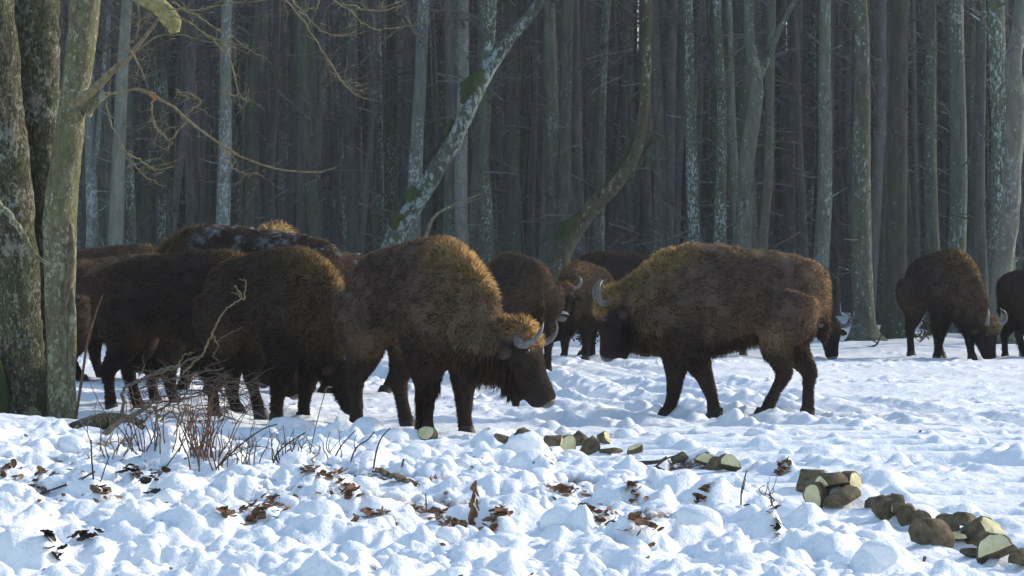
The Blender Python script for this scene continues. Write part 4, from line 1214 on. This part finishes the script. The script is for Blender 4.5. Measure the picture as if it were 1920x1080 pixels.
def leaf_heap(px, py, w, n, label, mat='leaf', up=0.0, size=1.0):
    g = hit(px, py); t = empty('leaf_heap', (g.x, g.y, g.z)); rad = w / F_PX * g.y * .75
    for k in range(int(n * 2.0)):
        o = link('leaf', LM[mat][R.randint(len(LM[mat]))], t)
        x, y = R.normal(0, .5) * rad, R.normal(0, .8) * rad
        o.location = (x, y, gh(g.x + x, g.y + y) - g.z + .012 + up * R.rand() + R.rand() * .02)
        o.rotation_euler = (R.normal(0, .4) + (.4 if up else 0.1), R.normal(0, .35), R.uniform(0, 6.28))
        s_ = R.uniform(.45, 1.15) * size; o.scale = (s_, s_, s_ * .55)
    tag(t, label, 'leaves', 'heaps of dead leaves on the churned snow')
for a_ in [
 (80, 890, 60, 14, 'brown leaf heap beside a half-buried stick at the far left'), (18, 895, 34, 10, 'reddish leaf heap touching the left edge of the photo'),
 (190, 925, 30, 8, 'few upright brown leaves below the leafless stem at the left'), (575, 890, 30, 7, 'small brown leaf heap, upper left of the long strip of leaves'),
 (625, 905, 60, 20, 'elongated strip of brown leaves between two snow mounds'), (655, 925, 24, 6, 'dark curled leaves just right of the long strip'),
 (525, 950, 46, 12, 'rusty leaf heap above the large white block of snow'), (475, 970, 44, 14, 'flat brown leaf heap left of the large white block of snow'),
 (705, 968, 60, 14, 'brown leaf heap with a stiff upright leaf at its left end'), (815, 962, 50, 16, 'broad heap of matted brown leaves in the centre foreground'),
 (845, 985, 44, 12, 'dark brown leaves below the broad matted heap'), (925, 985, 26, 6, 'few brown leaves right of the upright bundle'),
 (1062, 918, 44, 13, 'orange-brown leaf heap in front of the middle heap of wood'), (1135, 985, 66, 20, 'reddish leaf patch in the shaded hollow right of the snow spire'),
 (1205, 990, 40, 10, 'leaf scraps between snow lumps right of the reddish patch'), (1190, 945, 24, 7, 'brown scraps on top of a rounded snow lump'),
 (945, 965, 26, 7, 'small brown leaf heap left of the snow spire'), (1320, 935, 20, 5, 'pair of brown leaves on the open snow near the branch'),
 (1465, 890, 22, 6, 'brown leaves on the snow left of the first log heap'), (425, 965, 22, 6, 'small leaf heap between the pale snow balls at lower left'),
 (1465, 872, 14, 3, 'dark leaf scrap high on a snow lump left of the log heap')]:
    leaf_heap(*a_)
leaf_heap(262, 905, 34, 9, 'black crumpled leaves in the left foreground', 'dark_leaf', .03, 1.2)
leaf_heap(298, 902, 30, 6, 'dark curled leaf scraps right of the black crumpled ones', 'dark_leaf', .01)
leaf_heap(1452, 982, 26, 4, 'black scrap lying alone on the snow at the lower right', 'dark_leaf', 0, 1.1)
leaf_heap(165, 1012, 30, 5, 'grey-brown scraps in a hollow at the lower left', 'dark_leaf')
leaf_heap(100, 1035, 26, 5, 'dark scraps in a hollow near the bottom left', 'dark_leaf')
# upright bundle of curled leaf and bark
g = hit(886, 985); t = empty('leaf_bundle', (g.x, g.y, g.z - .02))
for k in range(9):
    o = link('leaf', LM['leaf'][k % 6], t); f = k / 8
    o.location = (.012 * math.sin(k * 2.1) + .015 * f, .012 * math.cos(k * 1.7), .02 + .21 * f); o.rotation_euler = (1.3 + .2 * math.sin(k), 1.2 + .3 * math.sin(k * 1.3), k * 1.9)
    s_ = 1.5 - .6 * f; o.scale = (s_, s_ * .6, s_ * .6)
tag(t, 'upright bundle of curled brown leaves standing in the centre foreground', 'leaves')
# bark slab with broken rim
g = hit(742, 905); t = empty('bark_slab', (g.x, g.y, g.z + .015)); R = np.random.RandomState(4); V = []; n = 12
for i in range(n):
    f = i / (n - 1); w = .035 + .012 * R.randn()
    for q in (-1, -.3, .4, 1): V.append((f * .26 - .13, q * w + .005 * R.randn(), .055 - .10 * f + .018 * (1 - q * q) + .006 * R.randn()))
V = np.array(V); Q_ = [(i * 4 + q, i * 4 + q + 1, i * 4 + 5 + q, i * 4 + 4 + q) for i in range(n - 1) for q in range(3)]
o = link('bark', mesh_np('bark', V, None, Q_, [M['log_bark']], False), t); m_ = o.modifiers.new('thick', 'SOLIDIFY'); m_.thickness = .014
for k in range(7):
    o = link('leaf', LM['leaf'][k % 6], t); o.location = (-.13 + .045 * k, -.02, .05 - .013 * k); o.rotation_euler = (R.uniform(-.5, 1), R.uniform(-.5, .5), R.uniform(0, 6)); o.scale = (.6,) * 3
tag(t, 'sloping slab of bark with leaf scraps, above the centre foreground', 'bark')
# small scraps everywhere in the churned snow
R = np.random.RandomState(15); V, Q_ = [], []
for k in range(3200):
    y = R.uniform(11.5, 24); x = R.uniform(-1, 1) * .19 * y
    px = x / y * F_PX + 960
    w_ = d_chunk(x, y) * (.10 + .75 * (16 < y < 20.5) * float(vn(x * 1.1, y * .6, 0, 333) > .1)) + .01
    if R.rand() > w_: continue
    z = gh(x, y) + .006; s_ = R.uniform(.008, .026); a = R.uniform(0, 6.28); b = len(V)
    u_ = np.array([math.cos(a), math.sin(a), R.normal(0, .5)]) * s_; v_ = np.array([-math.sin(a), math.cos(a), R.normal(0, .6)]) * s_ * .6
    c = np.array([x, y, z + .004])
    V += [c - u_, c - v_ * .8, c + u_, c + v_]; Q_.append((b, b + 1, b + 2, b + 3))
o = link('leaf_litter', mesh_np('leaf_litter', V, None, Q_, [M['leaf']], False))
tag(o, 'crumbs of leaf and bark sprinkled over the churned foreground snow', 'litter', kind='stuff')

# ------------------------------------------------------------------ sticks, shrubs and the brush pile
def stick(name, pts, rad, mat, label, group=None, ground=True, d=None, forks=()):
    if d is None: d = hit(*pts[0]).y
    b = P(pts[0][0], pts[0][1], d); z0 = gh(b.x, d) - .03 if ground else b.z
    t = empty(name, (b.x, d, z0)); dz = (z0 - b.z) if ground else 0
    inv = Vector((b.x, d, z0))
    for k, (pp, rr) in enumerate([(pts, rad)] + list(forks)):
        w = [P(px, py, d + .02 * math.sin(i * 2 + k)) - inv + Vector((0, 0, dz * max(0, 1 - i))) for i, (px, py) in enumerate(pp)]
        mb = MB(); mb.tube(catmull(w, max(8, 4 * len(pp))), [r / F_PX * d for r in rr], 6, True, .25, k, 4)
        mb.build('stem' if k == 0 else 'fork', M[mat], t)
    tag(t, label, 'branch', group); return t
GS = 'leafless stems poking out of the snow'
stick('bare_stem', [(140, 760), (157, 687), (165, 637), (182, 581), (193, 552)], [3.2, 2.2, 1.2], 'red_twig', 'tall curved reddish stem rising right beside the big near tree', GS, d=24.6)
stick('bare_stem', [(510, 869), (520, 850), (545, 828), (573, 811)], [2, 1.3], 'stem_twig', 'dark stem bending to the right in front of the second bison', GS)
stick('bare_stem', [(655, 869), (667, 841), (690, 824), (702, 809)], [1.8, 1.2], 'stem_twig', 'forked thin stem left of the front bison’s hind hoof', GS, forks=[([(667, 841), (664, 826), (670, 815)], [1, .6])])
stick('bare_stem', [(699, 882), (706, 845), (716, 820), (732, 802)], [2, 1.1], 'stem_twig', 'tall thin stem arching in front of the front bison’s hind leg', GS)
stick('bare_stem', [(620, 866), (640, 836), (667, 806)], [1.6, 1], 'stem_twig', 'straight slanting stem below the second bison’s head', GS)
stick('bare_stem', [(580, 850), (592, 800), (604, 755), (612, 728), (622, 726)], [1.2, .9, 1.6], 'grey_twig', 'pale dry stalk with a hooked tip before the second bison', GS)
stick('bare_stem', [(1389, 950), (1390, 925), (1394, 905), (1400, 882)], [1.8, 1.2], 'stem_twig', 'upright dark stem standing alone right of the trio of wood', GS, forks=[([(1378, 957), (1395, 948), (1412, 946)], [2.2, 1.2]), ([(1391, 916), (1396, 908), (1398, 898)], [1.2, .8])])
stick('fallen_branch', [(1146, 877), (1190, 870), (1234, 866), (1250, 856)], [2.5, 5, 4, 1.5], 'stem_twig', 'dark green-grey branch lying in front of the single pale slice', None, forks=[([(1202, 882), (1225, 877), (1249, 884)], [2, 4, 3]), ([(1228, 868), (1250, 860), (1275, 852)], [2, 2, 1])])
stick('fallen_branch', [(66, 920), (110, 914), (150, 899), (178, 884)], [1.4, 2.4, 2], 'stem_twig', 'thin dark branch arching along the snow at the left', None)
stick('fallen_branch', [(330, 868), (350, 860), (375, 858), (400, 864), (440, 872)], [3, 3.5, 1.5], 'stem_twig', 'bowed dark branch at the foot of the right shrub', None)
stick('bare_stem', [(176, 905), (172, 860), (171, 825)], [2, 1.4], 'stem_twig', 'straight dark stem above the leaves at the left', GS)
stick('bare_stem', [(186, 905), (196, 880), (205, 855)], [1.5, 1], 'stem_twig', 'slanting thin stem beside the straight dark one at the left', GS)
stick('bare_stem', [(290, 895), (330, 850), (350, 820)], [1.6, 1], 'stem_twig', 'long slanting stem above the black leaves', GS)
stick('bare_stem', [(400, 880), (450, 835), (490, 806), (520, 795)], [2, 1.1], 'stem_twig', 'long stem slanting right from the right shrub', GS, forks=[([(430, 852), (470, 838), (500, 838)], [1.2, .8])])
stick('bare_stem', [(932, 935), (951, 905), (956, 880), (968, 882)], [1.8, 1.6, 1], 'stem_twig', 'crooked stem behind the bark slab', GS) if False else None
stick('bare_stem', [(740, 895), (752, 880), (757, 860)], [2, 1.5], 'stem_twig', 'short dark stub sticking up behind the bark slab', GS, forks=[([(742, 896), (755, 890), (768, 884)], [2, 1.6])])
stick('bare_stem', [(799, 960), (799, 940), (798, 926)], [1.5, 1.2], 'stem_twig', 'short upright stub in the broad matted leaf heap', GS)
stick('bare_stem', [(1120, 660), (1096, 655), (1084, 640), (1082, 625)], [1, .8], 'stem_twig', 'tiny far stem in the snow under the herd', GS, d=46) if False else None
stick('fallen_branch', [(1620, 655), (1635, 650), (1645, 644), (1655, 622)], [2.4, 1.6], 'stem_twig', 'dark crooked branch on the snow at the foot of the spotted trunk', None, d=47.5, forks=[([(1645, 644), (1632, 636), (1626, 632)], [1.6, 1])])
# fallen log and stump at the near tree
def big_piece(name, pts, rad, mat, label, d, cat='log', wob=.15):
    b = P(*pts[0], d); inv = Vector((b.x, d, 0)); t = empty(name, (b.x, d, 0))
    mb = MB(); mb.tube(catmull([P(px, py, d - .12 * math.sin(i)) - inv for i, (px, py) in enumerate(pts)], 26), [r / F_PX * d for r in rad], 14, True, wob, 5, 2)
    mb.build('log', M[mat], t); tag(t, label, cat); return t
big_piece('fallen_log', [(96, 824), (125, 808), (165, 795), (205, 790), (240, 795), (262, 812)], [5, 10, 14, 16, 18, 17], 'near_bark', 'pale barked log lying on the snow bank right of the big near tree', 22.3)
big_piece('stump', [(190, 862), (198, 840), (206, 818)], [15, 18, 15], 'log_bark', 'dark rotten stump with snow on top, under the brush', 21.9, 'stump')
big_piece('root_limb', [(176, 858), (182, 838), (196, 815), (225, 790), (262, 772), (290, 752)], [7, 7, 6, 5, 4, 3], 'grey_twig', 'crooked grey limb bending over the stump', 21.8, 'branch')
# brush pile
d = 23.9
b = P(320, 800, d); t = empty('brush_pile', (b.x, d, 0)); inv = Vector((b.x, d, 0))
BP = [([(223, 800), (230, 760), (234, 728), (265, 712), (295, 698), (334, 684), (379, 667)], [6, 5, 5, 3], 'grey_twig'),
      ([(340, 700), (379, 664), (398, 628), (415, 592), (437, 570), (457, 559)], [3.2, 2.6, 2.2], 'twig'),
      ([(457, 559), (461, 540), (459, 525), (448, 524)], [2, 1], 'twig'), ([(455, 560), (448, 545), (442, 537)], [2, 1], 'twig'), ([(452, 558), (444, 551), (436, 549)], [1.5, .8], 'twig'),
      ([(401, 645), (425, 628), (457, 612)], [1.8, .8], 'grey_twig'), ([(398, 628), (408, 650), (400, 668), (410, 676)], [1.6, .8], 'twig'),
      ([(240, 770), (300, 745), (351, 737), (418, 722), (457, 714)], [2.5, 1.6], 'red_twig'), ([(265, 760), (320, 752), (380, 740), (450, 728)], [2.5, 1.4], 'red_twig'),
      ([(300, 700), (330, 690), (345, 665), (360, 662)], [2, 1.2], 'twig'), ([(290, 800), (330, 760), (350, 735), (352, 690)], [2.4, 1.6], 'grey_twig'),
      ([(260, 730), (320, 712), (370, 700), (420, 690)], [3, 1.6], 'grey_twig'), ([(300, 770), (345, 728), (390, 690), (430, 672)], [2, 1], 'red_twig'),
      ([(215, 812), (250, 800), (300, 770), (340, 742), (400, 735), (440, 745)], [4, 3, 1.5], 'grey_twig')]
for k, (pts, rad, mt_) in enumerate(BP):
    w = [P(px, py, d + .12 * math.sin(k * 1.9 + i * .4)) - inv for i, (px, py) in enumerate(pts)]
    cw = catmull(w, 6 * len(pts)); cw += np.random.RandomState(k).normal(0, .007, cw.shape)
    mb = MB(); mb.tube(cw, [r * .68 / F_PX * d for r in rad], 6, True, .3, k, 4)
    mb.build('branch', M[mt_], t)
R = np.random.RandomState(66); mb = MB(); mb2 = MB()
for k in range(240):
    px, py = R.uniform(255, 475), R.uniform(680, 800); a = R.normal(0, .7) + (math.pi if R.rand() < .5 else 0); L = R.uniform(14, 60); dd = d + R.uniform(-.4, .4); w = []
    py = 735 + (py - 735) * (0.4 + .6 * (1 - abs(px - 350) / 130))
    for i in range(5):
        w.append(P(px, py, dd) - inv); a += R.normal(0, .3); px += math.cos(a) * L / 4; py += math.sin(a) * L / 5
    (mb if k % 5 < 3 else mb2).tube(w, [.0042, .0016], 3, False)
o = mb.build('twigs', M['red_twig'], t); o['kind'] = 'stuff'
o = mb2.build('twigs', M['grey_twig'], t); o['kind'] = 'stuff'
R = np.random.RandomState(68)
for k in range(16):
    o = link('leaf', LM['leaf'][k % 6], t); c = P(R.uniform(262, 300) if k < 8 else R.uniform(340, 440), R.uniform(740, 790), d) - inv; o.location = c; o.rotation_euler = R.uniform(0, 6, 3); o.scale = (.8,) * 3
tag(t, 'tangled heap of dry branches and reddish twigs before the dark bison', 'brush')
# reddish shrubs: many separate stems each
def shrub(px, py, wpx, hpx, n, label, seed, mat='red_twig'):
    R = np.random.RandomState(seed); g = hit(px, py); t = empty('dry_shrub', (g.x, g.y, g.z - .03)); m_ = g.y / F_PX
    for k in range(n):
        x0 = R.normal(0, .28) * wpx * m_; y0 = R.normal(0, .12); h = hpx * m_ * R.uniform(.45, 1.05); ln = R.normal(0, .28) + x0 * .6
        pts = [(x0, y0, 0)]
        for i in range(1, 5): pts.append((x0 + ln * h * i / 4 + R.normal(0, .012), y0 + R.normal(0, .012) + .05 * i * R.normal(0, .4), h * i / 4))
        mb = MB(); mb.tube(catmull(pts, 10), [.0052, .0036, .002], 5, True)
        if R.rand() < .6:
            c = np.array(pts[2]); e = c + np.array([R.normal(0, .07), R.normal(0, .04), R.uniform(.03, .12)]); mb.tube([c, (c + e) / 2 + R.normal(0, .006, 3), e], [.003, .0013], 4, False)
        mb.build('stem', M[mat], t)
    tag(t, label, 'shrub', 'dry shrubs without leaves around the brush pile')
shrub(300, 842, 110, 130, 22, 'dense reddish shrub growing behind the fallen log', 1)
shrub(385, 850, 80, 150, 24, 'upright rusty shrub under the tips of the brush pile', 2)
shrub(388, 872, 50, 120, 14, 'rust-red tuft in front, nearest of the shrubs by the brush pile', 3)
shrub(450, 868, 70, 80, 12, 'low thin shrub right of the rusty tufts', 4, 'grey_twig')
shrub(535, 862, 80, 70, 14, 'low tuft of dark stalks before the second bison', 5, 'stem_twig')
shrub(215, 850, 80, 110, 9, 'sparse shrub between the near tree and the stump', 6, 'grey_twig')
shrub(612, 862, 40, 60, 7, 'small tuft of stalks behind the strip of leaves', 7, 'stem_twig')
shrub(1440, 935, 30, 30, 5, 'tiny sprig on the snow left of the log heap', 8, 'stem_twig')
